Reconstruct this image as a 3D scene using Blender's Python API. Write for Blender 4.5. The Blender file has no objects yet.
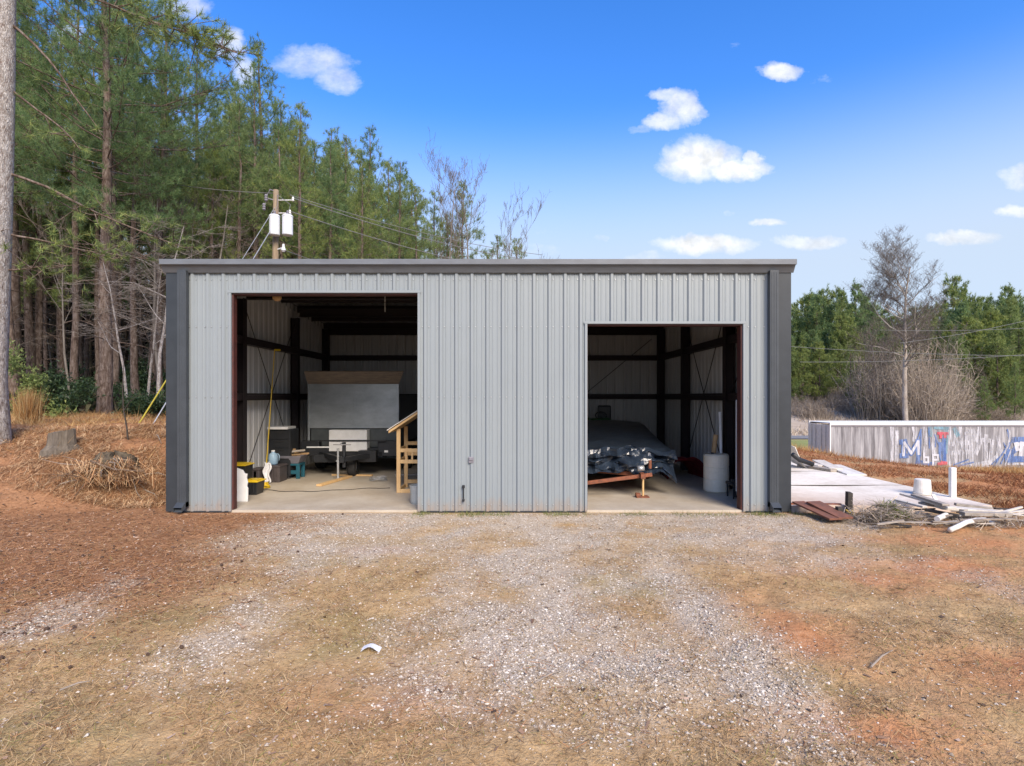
import bpy, math, random
import numpy as np
from mathutils import Vector, Matrix, Quaternion

SC = bpy.context.scene
COL = SC.collection
F = 560.0
CAMZ = 2.26
rad = math.radians

# ------------------------------------------------------------------ helpers
def P(px, py, Y):
    """point seen at pixel (px, py) of the photograph, Y metres in front of the camera"""
    return Vector(((px - 512) / F * Y, Y, CAMZ + (396 - py) / F * Y))

def PX(px, Y):
    return (px - 512) / F * Y

def sm(a, b, x):
    t = np.clip((np.asarray(x, float) - a) / (b - a), 0, 1)
    return t * t * (3 - 2 * t)

_tab = np.random.RandomState(5).rand(256, 256)
def vnoise(x, y, seed=0):
    x = np.asarray(x, float) + seed * 17.13; y = np.asarray(y, float) + seed * 5.71
    xi = np.floor(x).astype(int); yi = np.floor(y).astype(int)
    fx = x - xi; fy = y - yi
    fx = fx * fx * (3 - 2 * fx); fy = fy * fy * (3 - 2 * fy)
    g = lambda i, j: _tab[i & 255, j & 255]
    return (g(xi, yi) * (1 - fx) + g(xi + 1, yi) * fx) * (1 - fy) + (g(xi, yi + 1) * (1 - fx) + g(xi + 1, yi + 1) * fx) * fy
def fbm(x, y, seed=0, octv=4):
    s = 0; a = .5; n = 0
    for k in range(octv):
        s = s + a * vnoise(x * 2 ** k, y * 2 ** k, seed + k * 3); n += a; a *= .5
    return s / n

ORG = {}
def tag(o, label=None, cat=None, group=None, kind=None):
    if label: o['label'] = label
    if cat: o['category'] = cat
    if group: o['group'] = group
    if kind: o['kind'] = kind
    return o

def thing(name, loc, label, cat, group=None):
    o = bpy.data.objects.new(name, None); COL.objects.link(o)
    o.empty_display_size = .2
    o.location = loc; ORG[o.name] = Vector(loc)
    return tag(o, label, cat, group)

def copy_tree(o, parent=None):
    c = o.copy(); COL.objects.link(c)
    if parent: c.parent = parent
    for ch in o.children: copy_tree(ch, c)
    return c

class MB:
    """collects shapes for ONE mesh object"""
    def __init__(s): s.v = []; s.f = []; s.mi = []; s.cur = 0
    def add(s, vs, fs):
        b = len(s.v); s.v.extend([tuple(v) for v in vs])
        for f in fs: s.f.append([i + b for i in f]); s.mi.append(s.cur)
        return s
    def box(s, x0, x1, y0, y1, z0, z1, rz=0, c=None):
        vs = [Vector((x, y, z)) for z in (z0, z1) for x, y in ((x0, y0), (x1, y0), (x1, y1), (x0, y1))]
        if rz:
            ce = Vector(((x0 + x1) / 2, (y0 + y1) / 2, 0)) if c is None else Vector(c)
            R = Matrix.Rotation(rz, 3, 'Z'); vs = [R @ (v - ce) + ce for v in vs]
        return s.add(vs, [(0, 3, 2, 1), (4, 5, 6, 7), (0, 1, 5, 4), (1, 2, 6, 5), (2, 3, 7, 6), (3, 0, 4, 7)])
    def beam(s, p0, p1, w, h, up=(0, 0, 1)):
        p0 = Vector(p0); p1 = Vector(p1); d = (p1 - p0).normalized()
        u = Vector(up)
        if abs(d.dot(u)) > .98: u = Vector((0, 1, 0))
        a = d.cross(u).normalized() * (w / 2); b = a.cross(d).normalized() * (h / 2)
        vs = [p - a - b for p in (p0,)] + [p0 + a - b, p0 + a + b, p0 - a + b, p1 - a - b, p1 + a - b, p1 + a + b, p1 - a + b]
        return s.add(vs, [(0, 3, 2, 1), (4, 5, 6, 7), (0, 1, 5, 4), (1, 2, 6, 5), (2, 3, 7, 6), (3, 0, 4, 7)])
    def tube(s, pts, radii, n=8, caps=True):
        pts = [Vector(p) for p in pts]
        if not hasattr(radii, '__len__'): radii = [radii] * len(pts)
        vs = []; fs = []
        ref = Vector((.31, .17, .93))
        for i, p in enumerate(pts):
            d = (pts[min(i + 1, len(pts) - 1)] - pts[max(i - 1, 0)]).normalized()
            r = ref if abs(d.dot(ref)) < .92 else Vector((1, 0, 0))
            a = d.cross(r).normalized(); b = d.cross(a).normalized(); ref = -b.cross(d) if False else ref
            for k in range(n):
                t = 2 * math.pi * k / n
                vs.append(p + (a * math.cos(t) + b * math.sin(t)) * radii[i])
        for i in range(len(pts) - 1):
            for k in range(n):
                q = (k + 1) % n
                fs.append((i * n + k, i * n + q, (i + 1) * n + q, (i + 1) * n + k))
        if caps:
            fs.append(tuple(range(n - 1, -1, -1))); o = (len(pts) - 1) * n
            fs.append(tuple(range(o, o + n)))
        return s.add(vs, fs)
    def lathe(s, c, prof, n=24):
        """prof: (r, z) list bottom to top around c"""
        vs = []; fs = []
        for r, z in prof:
            for k in range(n):
                t = 2 * math.pi * k / n
                vs.append((c[0] + r * math.cos(t), c[1] + r * math.sin(t), c[2] + z))
        for i in range(len(prof) - 1):
            for k in range(n):
                q = (k + 1) % n; fs.append((i * n + k, i * n + q, (i + 1) * n + q, (i + 1) * n + k))
        fs.append(tuple(range(n - 1, -1, -1))); o = (len(prof) - 1) * n
        fs.append(tuple(range(o, o + n)))
        return s.add(vs, fs)
    def extrude(s, poly, d):
        """poly: list of 3D points, swept along d"""
        n = len(poly); d = Vector(d)
        vs = [Vector(p) for p in poly] + [Vector(p) + d for p in poly]
        fs = [tuple(range(n)), tuple(range(2 * n - 1, n - 1, -1))]
        fs += [(i, i + n, (i + 1) % n + n, (i + 1) % n) for i in range(n)]
        return s.add(vs, fs)
    def grid(s, fn, nu, nv):
        vs = [fn(i / nu, j / nv) for j in range(nv + 1) for i in range(nu + 1)]
        w = nu + 1
        return s.add(vs, [(j * w + i, j * w + i + 1, (j + 1) * w + i + 1, (j + 1) * w + i) for j in range(nv) for i in range(nu)])
    def build(s, name, mats, parent=None, bevel=0, smooth=False, solid=0, solid_mat=0, subsurf=0):
        me = bpy.data.meshes.new(name)
        vs = [Vector(v) for v in s.v]
        if parent is not None:
            org = ORG[parent.name]; loc = None
        else:
            xs = [v.x for v in vs]; ys = [v.y for v in vs]; zs = [v.z for v in vs]
            org = Vector(((min(xs) + max(xs)) / 2, (min(ys) + max(ys)) / 2, min(zs))); loc = org
        me.from_pydata([tuple(v - org) for v in vs], [], s.f)
        if not isinstance(mats, (list, tuple)): mats = [mats]
        for m in mats: me.materials.append(m)
        if len(mats) > 1 and not solid: me.polygons.foreach_set('material_index', s.mi)
        if smooth: me.polygons.foreach_set('use_smooth', [True] * len(me.polygons))
        me.update()
        o = bpy.data.objects.new(name, me); COL.objects.link(o)
        if loc is not None: o.location = loc
        if parent is not None: o.parent = parent
        ORG[o.name] = org
        if solid:
            m = o.modifiers.new('t', 'SOLIDIFY'); m.thickness = solid; m.offset = -1; m.material_offset = solid_mat
        if bevel:
            m = o.modifiers.new('b', 'BEVEL'); m.width = bevel; m.segments = 2; m.limit_method = 'ANGLE'; m.angle_limit = rad(40)
        if subsurf:
            m = o.modifiers.new('s', 'SUBSURF'); m.levels = subsurf; m.render_levels = subsurf
        return o

def np_mesh(name, V, T, mats, k=3, mi=None, smooth=False, attrs=None):
    """mesh from numpy arrays; every face has k corners"""
    me = bpy.data.meshes.new(name)
    V = np.ascontiguousarray(V, np.float32); T = np.ascontiguousarray(T, np.int32)
    me.vertices.add(len(V)); me.vertices.foreach_set('co', V.ravel())
    me.loops.add(T.size); me.loops.foreach_set('vertex_index', T.ravel())
    me.polygons.add(len(T)); me.polygons.foreach_set('loop_start', np.arange(0, T.size, k, dtype=np.int32))
    if mi is not None: me.polygons.foreach_set('material_index', np.asarray(mi, np.int32))
    me.polygons.foreach_set('use_smooth', np.full(len(T), smooth))
    if not isinstance(mats, (list, tuple)): mats = [mats]
    for m in mats: me.materials.append(m)
    me.update(calc_edges=True)
    for nm, arr in (attrs or {}).items():
        a = me.attributes.new(nm, 'FLOAT', 'POINT'); a.data.foreach_set('value', np.ascontiguousarray(arr, np.float32))
    return me

def link(name, me, loc=(0, 0, 0), parent=None):
    o = bpy.data.objects.new(name, me); COL.objects.link(o); o.location = loc
    if parent: o.parent = parent
    ORG[o.name] = Vector(loc) if not parent else ORG[parent.name]
    return o

# ------------------------------------------------------------------ materials
def nodes_of(name):
    m = bpy.data.materials.new(name); m.use_nodes = True
    nt = m.node_tree; b = nt.nodes['Principled BSDF']
    return m, nt, b

def noise(nt, vec, scale, detail=4, rough=.6):
    n = nt.nodes.new('ShaderNodeTexNoise'); n.inputs['Scale'].default_value = scale
    n.inputs['Detail'].default_value = detail; n.inputs['Roughness'].default_value = rough
    nt.links.new(vec, n.inputs['Vector']); return n.outputs['Fac']
def mapping(nt, vec, sc=(1, 1, 1)):
    n = nt.nodes.new('ShaderNodeMapping'); n.inputs['Scale'].default_value = sc
    nt.links.new(vec, n.inputs['Vector']); return n.outputs['Vector']
def ramp(nt, fac, stops):
    n = nt.nodes.new('ShaderNodeValToRGB'); e = n.color_ramp.elements
    while len(e) < len(stops): e.new(.5)
    for i, (p, c) in enumerate(stops):
        e[i].position = p; e[i].color = (*c, 1) if len(c) == 3 else c
    nt.links.new(fac, n.inputs['Fac']); return n.outputs['Color']
def mix(nt, fac, a, b, mode='MIX'):
    n = nt.nodes.new('ShaderNodeMix'); n.data_type = 'RGBA'; n.blend_type = mode
    for sock, val in ((n.inputs[0], fac), (n.inputs[6], a), (n.inputs[7], b)):
        if isinstance(val, (int, float)): sock.default_value = val
        elif isinstance(val, tuple): sock.default_value = (*val, 1) if len(val) == 3 else val
        else: nt.links.new(val, sock)
    return n.outputs[2]
def math_(nt, op, a, b=None, clamp=False):
    n = nt.nodes.new('ShaderNodeMath'); n.operation = op; n.use_clamp = clamp
    for i, val in enumerate((a, b)):
        if val is None: continue
        if isinstance(val, (int, float)): n.inputs[i].default_value = val
        else: nt.links.new(val, n.inputs[i])
    return n.outputs[0]
def coords(nt, kind='Object'):
    return nt.nodes.new('ShaderNodeTexCoord').outputs[kind]
def attr(nt, name):
    n = nt.nodes.new('ShaderNodeAttribute'); n.attribute_name = name; return n.outputs['Fac']
def bump(nt, b, h, strength=.3, dist=.02):
    n = nt.nodes.new('ShaderNodeBump'); n.inputs['Strength'].default_value = strength; n.inputs['Distance'].default_value = dist
    nt.links.new(h, n.inputs['Height']); nt.links.new(n.outputs['Normal'], b.inputs['Normal'])

def pmat(name, c1, c2=None, scale=6, rough=.6, metal=0, bmp=0, stretch=(1, 1, 1), spec=.4, lo=.35, hi=.65, dist=.01, fine=0):
    """noise-varied procedural material"""
    m, nt, b = nodes_of(name)
    if c2 is None: c2 = tuple(x * .8 for x in c1)
    v = mapping(nt, coords(nt), stretch)
    n = noise(nt, v, scale, 5, .62)
    col = ramp(nt, n, [(lo, c1), (hi, c2)])
    if fine:
        n2 = noise(nt, v, scale * 9, 3)
        col = mix(nt, fine, col, ramp(nt, n2, [(.3, (.35, .35, .35)), (.7, (1, 1, 1))]), 'MULTIPLY')
    nt.links.new(col, b.inputs['Base Color'])
    b.inputs['Roughness'].default_value = rough; b.inputs['Metallic'].default_value = metal
    b.inputs['Specular IOR Level'].default_value = spec
    if bmp: bump(nt, b, noise(nt, v, scale * 4, 4), bmp, dist)
    return m

def island_mat(name, stops, rough=.8, obj_var=0, noise_scale=0, transl=0, spec=.2):
    """colour varies from piece to piece (stones, blades, needles)"""
    m, nt, b = nodes_of(name)
    g = nt.nodes.new('ShaderNodeNewGeometry')
    col = ramp(nt, g.outputs['Random Per Island'], stops)
    if noise_scale:
        n = noise(nt, coords(nt), noise_scale, 3)
        col = mix(nt, 1.0, col, ramp(nt, n, [(.3, (.6, .62, .6)), (.7, (1.25, 1.2, 1.05))]), 'MULTIPLY')
    if obj_var:
        oi = nt.nodes.new('ShaderNodeObjectInfo')
        col = mix(nt, obj_var, col, ramp(nt, oi.outputs['Random'], [(0, (.7, .85, .9)), (.5, (1, 1, 1)), (1, (1.2, 1.1, .8))]), 'MULTIPLY')
    nt.links.new(col, b.inputs['Base Color'])
    b.inputs['Roughness'].default_value = rough; b.inputs['Specular IOR Level'].default_value = spec
    if transl:
        t = nt.nodes.new('ShaderNodeBsdfTranslucent'); nt.links.new(col, t.inputs['Color'])
        ms = nt.nodes.new('ShaderNodeMixShader'); ms.inputs[0].default_value = transl
        nt.links.new(b.outputs[0], ms.inputs[1]); nt.links.new(t.outputs[0], ms.inputs[2])
        nt.links.new(ms.outputs[0], nt.nodes['Material Output'].inputs['Surface'])
    return m

M = {}
def panel_mat(name, c, streak=.12, rough=.38):
    m, nt, b = nodes_of(name)
    v = coords(nt)
    n = noise(nt, mapping(nt, v, (7, 7, .25)), 1.0, 4)
    n2 = noise(nt, v, .6, 3)
    col = mix(nt, streak, c, ramp(nt, n, [(.3, (.72, .74, .78)), (.7, (1.08, 1.08, 1.08))]), 'MULTIPLY')
    col = mix(nt, .5, col, ramp(nt, n2, [(.3, (.9, .91, .93)), (.7, (1.04, 1.04, 1.03))]), 'MULTIPLY')
    # splash dirt near the ground
    sep = nt.nodes.new('ShaderNodeSeparateXYZ'); nt.links.new(v, sep.inputs[0])
    hz = math_(nt, 'ADD', math_(nt, 'MULTIPLY', sep.outputs['Z'], -2.2), math_(nt, 'MULTIPLY', noise(nt, mapping(nt, v, (3, 3, 1)), 2.5, 5), 1.6))
    dirt = math_(nt, 'MULTIPLY', math_(nt, 'MAXIMUM', math_(nt, 'ADD', hz, -.25), 0), .8, True)
    col = mix(nt, dirt, col, (.30, .20, .13))
    nt.links.new(col, b.inputs['Base Color']); b.inputs['Roughness'].default_value = rough
    b.inputs['Specular IOR Level'].default_value = .5
    bump(nt, b, noise(nt, mapping(nt, v, (1, 1, .45)), 2.2, 3), .22, .03)
    return m

def make_materials():
    M['panel'] = panel_mat('light_grey_steel_panel', (.236, .266, .281))
    M['panel_in'] = pmat('inside_steel_panel', (.58, .58, .575), (.49, .49, .49), 2, .5, stretch=(4, 4, .3))
    M['charcoal'] = pmat('charcoal_trim', (.034, .040, .047), (.027, .032, .038), 3, .4)
    M['downspout'] = pmat('grey_downspout', (.055, .063, .072), (.045, .052, .06), 3, .35)
    M['gutter'] = pmat('grey_gutter', (.145, .16, .18), (.12, .13, .145), 3, .4, stretch=(1, 4, 4))
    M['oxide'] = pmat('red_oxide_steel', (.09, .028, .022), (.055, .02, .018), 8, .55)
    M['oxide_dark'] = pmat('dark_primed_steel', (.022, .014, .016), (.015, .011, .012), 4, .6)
    m, nt, b = nodes_of('stained_concrete_pad'); v = coords(nt)
    c = ramp(nt, noise(nt, v, .7, 6, .65), [(.36, (.80, .75, .67)), (.55, (.72, .67, .59)), (.72, (.55, .48, .40))])
    c = mix(nt, .35, c, ramp(nt, noise(nt, v, 9, 5, .7), [(.35, (.6, .56, .5)), (.6, (1, 1, 1))]), 'MULTIPLY')
    sp = nt.nodes.new('ShaderNodeSeparateXYZ'); nt.links.new(coords(nt, 'Generated'), sp.inputs[0])
    wash = math_(nt, 'MULTIPLY', math_(nt, 'SUBTRACT', math_(nt, 'ADD', .62, math_(nt, 'MULTIPLY', noise(nt, mapping(nt, v, (.5, 2, 1)), 1.4, 5, .7), .5)), math_(nt, 'ADD', math_(nt, 'MULTIPLY', sp.outputs['Y'], 2.4), math_(nt, 'MULTIPLY', sp.outputs['X'], .55))), 1.6, True)
    c = mix(nt, math_(nt, 'MULTIPLY', wash, .6), c, (.36, .22, .14))
    nt.links.new(c, b.inputs['Base Color']); b.inputs['Roughness'].default_value = .88
    bump(nt, b, noise(nt, v, 25, 4), .2, .01); M['pad'] = m
    M['floor'] = pmat('garage_concrete', (.50, .45, .37), (.40, .34, .26), .9, .55, bmp=.06, fine=.15, spec=.35)
    M['slab'] = pmat('white_concrete', (.80, .75, .67), (.60, .53, .44), .55, .85, bmp=.15, fine=.3, lo=.42, hi=.8)
    M['rust'] = pmat('rusty_steel', (.26, .085, .04), (.13, .05, .03), 12, .7, bmp=.2)
    M['rustboard'] = pmat('red_brown_board', (.21, .085, .05), (.13, .06, .04), 5, .8, stretch=(1, 1, 1), bmp=.2)
    M['black'] = pmat('black_metal', (.014, .016, .019), (.022, .023, .026), 6, .5)
    M['blackplastic'] = pmat('black_plastic', (.015, .016, .018), (.02, .021, .023), 4, .35)
    M['yellow'] = pmat('yellow_plastic', (.72, .50, .02), (.62, .42, .02), 5, .35)
    M['white'] = pmat('white_paint', (.78, .78, .77), (.68, .68, .66), 5, .5)
    M['whitedirty'] = pmat('dirty_white', (.72, .70, .66), (.55, .50, .43), 4, .6, bmp=.05)
    M['darkpanel'] = pmat('dark_grey_panel', (.085, .095, .095), (.06, .068, .07), 3, .5)
    M['olive'] = pmat('olive_yellow_plastic', (.42, .36, .04), (.34, .28, .03), 3, .5)
    M['greyboard'] = pmat('grey_weathered_panel', (.44, .475, .49), (.33, .36, .37), 2, .38, .45, stretch=(1, 1, 2), fine=.12)
    M['oldply'] = pmat('weathered_plywood', (.26, .21, .16), (.17, .14, .12), 4, .8, stretch=(1, 5, 5), fine=.25)
    M['lumber'] = pmat('new_pine_lumber', (.62, .42, .20), (.52, .33, .15), 4, .6, stretch=(3, 3, .6), fine=.1)
    M['oldwood'] = pmat('weathered_grey_wood', (.40, .36, .31), (.27, .23, .19), 6, .85, stretch=(1, 4, 4), bmp=.25, fine=.2)
    M['palewood'] = pmat('pale_bleached_wood', (.66, .62, .56), (.5, .45, .38), 6, .85, bmp=.2, fine=.15)
    M['darkwood'] = pmat('dark_wet_wood', (.055, .045, .038), (.03, .026, .022), 9, .8, bmp=.3)
    M['card'] = pmat('cardboard', (.52, .34, .17), (.38, .24, .12), 4, .8)
    M['greyplastic'] = pmat('grey_plastic', (.22, .21, .24), (.17, .165, .19), 4, .5)
    M['teal'] = pmat('teal_paint', (.015, .10, .14), (.012, .075, .105), 4, .5)
    M['brownplastic'] = pmat('dark_brown_grey_plastic', (.085, .07, .07), (.06, .05, .05), 5, .5)
    M['blue'] = pmat('pale_blue_plastic', (.32, .47, .60), (.24, .37, .5), 4, .4)
    M['paper'] = pmat('white_paper', (.8, .8, .8), (.68, .68, .7), 8, .8)
    M['drum'] = pmat('cream_plastic_drum', (.84, .78, .64), (.74, .67, .52), 2, .45, fine=.1)
    M['red'] = pmat('dark_red_cloth', (.20, .012, .014), (.12, .008, .01), 4, .6, bmp=.2)
    M['green'] = pmat('green_paint', (.02, .13, .03), (.015, .09, .02), 4, .4)
    M['rubber'] = pmat('tyre_rubber', (.02, .02, .021), (.03, .029, .028), 12, .8, bmp=.1)
    M['steel'] = pmat('galvanised_steel', (.5, .51, .52), (.38, .39, .4), 8, .45, metal=.6)
    M['polewood'] = pmat('utility_pole_wood', (.28, .215, .145), (.19, .14, .09), 4, .85, stretch=(6, 6, .5), bmp=.2, fine=.2)
    M['tank'] = pmat('pale_grey_tank', (.66, .69, .72), (.58, .61, .64), 3, .4)
    M['wire'] = pmat('grey_wire', (.18, .18, .18), (.14, .14, .14), 3, .5)
    M['cable'] = pmat('black_cable', (.02, .02, .02), None, 3, .5)
    M['asphalt'] = pmat('pale_asphalt', (.22, .22, .22), (.17, .17, .17), .5, .9)
    def worn(name, c1, c2, keep):
        m, nt, b = nodes_of(name); v = coords(nt)
        nt.links.new(ramp(nt, noise(nt, mapping(nt, v, (3, 3, .7)), 2.5, 5), [(.35, c1), (.65, c2)]), b.inputs['Base Color']); b.inputs['Roughness'].default_value = .7
        a = ramp(nt, noise(nt, mapping(nt, v, (4, 4, .55)), 2.2, 6, .75), [(keep, (0, 0, 0)), (keep + .2, (1, 1, 1))])
        nt.links.new(a, b.inputs['Alpha']); return m
    M['clearblue'] = worn('graffiti_blue', (.05, .11, .30), (.16, .23, .42), .32)
    M['grafwhite'] = worn('graffiti_white', (.56, .57, .61), (.42, .42, .46), .39)
    M['grafletter'] = worn('graffiti_letter', (.56, .57, .61), (.46, .46, .50), .28)
    M['grafred'] = worn('graffiti_red', (.42, .05, .08), (.5, .14, .16), .3)
    M['grafteal'] = worn('graffiti_teal', (.14, .27, .36), (.25, .37, .42), .36)
    # tarp: dark glossy crinkled sheet
    m, nt, b = nodes_of('black_tarp')
    v = coords(nt)
    nt.links.new(ramp(nt, noise(nt, v, 3, 4), [(.35, (.010, .016, .028)), (.65, (.022, .034, .054))]), b.inputs['Base Color'])
    b.inputs['Roughness'].default_value = .28; b.inputs['Specular IOR Level'].default_value = .7
    bump(nt, b, noise(nt, v, 9, 3, .5), .35, .03); M['tarp'] = m
    # container side: vertical weather streaks
    m, nt, b = nodes_of('weathered_container_paint')
    v = coords(nt)
    c = ramp(nt, noise(nt, mapping(nt, v, (2.2, 2.2, .16)), 1.6, 6, .7), [(.30, (.09, .086, .094)), (.47, (.25, .245, .26)), (.66, (.46, .46, .48))])
    c = mix(nt, .55, c, ramp(nt, noise(nt, mapping(nt, v, (9, 9, .5)), 2, 4), [(.35, (.45, .43, .43)), (.65, (1, 1, 1))]), 'MULTIPLY')
    nt.links.new(c, b.inputs['Base Color']); b.inputs['Roughness'].default_value = .7; M['contside'] = m
    # bark
    def bark(name, a, bb, c, sc):
        m, nt, b = nodes_of(name)
        v = coords(nt)
        vo = nt.nodes.new('ShaderNodeTexVoronoi'); vo.feature = 'DISTANCE_TO_EDGE'; vo.inputs['Scale'].default_value = sc
        vm = mapping(nt, v, (1, 1, .3)); nv = nt.nodes.new('ShaderNodeTexNoise'); nv.inputs['Scale'].default_value = sc * .7; nv.inputs['Detail'].default_value = 4; nt.links.new(vm, nv.inputs['Vector'])
        nt.links.new(mix(nt, .16, vm, nv.outputs['Color'], 'LINEAR_LIGHT'), vo.inputs['Vector'])
        n = noise(nt, mapping(nt, v, (1, 1, .5)), sc * .8, 5, .7)
        col = ramp(nt, n, [(.32, a), (.5, bb), (.68, c)])
        col = mix(nt, 1, col, ramp(nt, vo.outputs['Distance'], [(.0, (.55, .5, .47)), (.14, (1, 1, 1))]), 'MULTIPLY')
        nt.links.new(col, b.inputs['Base Color']); b.inputs['Roughness'].default_value = .9; b.inputs['Specular IOR Level'].default_value = .1
        bump(nt, b, vo.outputs['Distance'], .8, .05)
        return m
    M['bark'] = bark('pine_bark', (.085, .062, .05), (.15, .115, .095), (.225, .19, .17), 7)
    M['bark_pale'] = bark('pale_pine_bark', (.20, .155, .135), (.40, .375, .35), (.56, .54, .52), 17)
    M['bark_grey'] = pmat('grey_bark', (.20, .18, .155), (.12, .105, .09), 3, .9, stretch=(3, 3, .6))
    M['bark_white'] = pmat('pale_sycamore_bark', (.50, .45, .40), (.27, .22, .185), .8, .85, stretch=(1, 1, .6), fine=.3)
    M['twig'] = pmat('brown_twig', (.17, .14, .12), (.11, .09, .075), 2, .9)
    M['twig_pale'] = pmat('pale_twig', (.27, .24, .21), (.18, .155, .13), 2, .9)
    M['root'] = pmat('dead_root', (.17, .12, .085), (.09, .065, .045), 8, .9)
    M['stick'] = pmat('dead_stick', (.33, .28, .23), (.2, .165, .13), 8, .9)
    M['needles'] = island_mat('pine_needles', [(0, (.105, .165, .070)), (.45, (.205, .30, .125)), (.8, (.31, .40, .16)), (1, (.44, .46, .20))], .55, obj_var=.8, noise_scale=.5, transl=.46, spec=.35)
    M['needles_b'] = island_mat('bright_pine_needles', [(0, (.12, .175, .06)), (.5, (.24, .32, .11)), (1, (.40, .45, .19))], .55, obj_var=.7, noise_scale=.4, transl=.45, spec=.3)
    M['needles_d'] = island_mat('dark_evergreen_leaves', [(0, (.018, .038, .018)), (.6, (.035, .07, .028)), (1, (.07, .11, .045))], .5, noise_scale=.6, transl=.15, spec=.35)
    M['brush'] = island_mat('dry_brush', [(0, (.20, .16, .13)), (.5, (.35, .29, .235)), (1, (.50, .43, .36))], .9, obj_var=.3)
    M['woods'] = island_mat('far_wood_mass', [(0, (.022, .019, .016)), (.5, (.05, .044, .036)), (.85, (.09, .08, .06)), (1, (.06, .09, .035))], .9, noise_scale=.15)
    M['woods_g'] = island_mat('far_green_mass', [(0, (.025, .05, .018)), (.5, (.06, .095, .03)), (1, (.12, .14, .055))], .9, noise_scale=.1, transl=.2)
    M['stones'] = island_mat('gravel_stones', [(0, (.18, .14, .10)), (.2, (.32, .26, .195)), (.5, (.42, .36, .29)), (.8, (.52, .465, .395)), (1, (.64, .60, .54))], .8)
    M['blades'] = island_mat('dead_grass', [(0, (.17, .11, .06)), (.35, (.34, .23, .125)), (.7, (.46, .32, .175)), (.9, (.53, .41, .25)), (.95, (.22, .22, .07)), (1, (.30, .28, .10))], .85, transl=.2)
    M['straw'] = island_mat('pine_straw', [(0, (.12, .05, .022)), (.4, (.31, .145, .06)), (.75, (.43, .225, .105)), (1, (.55, .34, .19))], .8)
    M['bankstraw'] = island_mat('golden_straw', [(0, (.10, .05, .03)), (.3, (.28, .14, .065)), (.65, (.45, .26, .13)), (1, (.62, .47, .29))], .8)
    M['sedge'] = island_mat('broom_straw', [(0, (.26, .13, .045)), (.5, (.46, .26, .10)), (.85, (.58, .40, .20)), (1, (.5, .44, .24))], .85, transl=.25)
    M['weedgreen'] = island_mat('green_weeds', [(0, (.07, .10, .02)), (.6, (.16, .20, .05)), (1, (.34, .30, .13))], .8, transl=.25)
    M['slope'] = island_mat('slope_grass', [(0, (.26, .20, .15)), (.5, (.42, .35, .27)), (1, (.56, .49, .40))], .9)
    M['redweed'] = island_mat('red_brown_weeds', [(0, (.12, .045, .022)), (.5, (.27, .11, .05)), (1, (.42, .24, .12))], .9, transl=.2)
    M['litter'] = island_mat('leaf_litter', [(0, (.05, .035, .028)), (.35, (.13, .08, .055)), (.7, (.32, .20, .13)), (1, (.46, .34, .26))], .8)
    M['cone'] = pmat('pine_cone', (.09, .055, .04), (.05, .033, .025), 30, .9)
    M['moss'] = pmat('mossy_stump', (.13, .105, .07), (.035, .027, .02), 7, .95, bmp=.6, dist=.03, fine=.3)
    M['stump'] = pmat('grey_stump', (.17, .145, .115), (.085, .07, .055), 6, .95, stretch=(2, 2, .4), bmp=.6, dist=.03)
make_materials()
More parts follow.
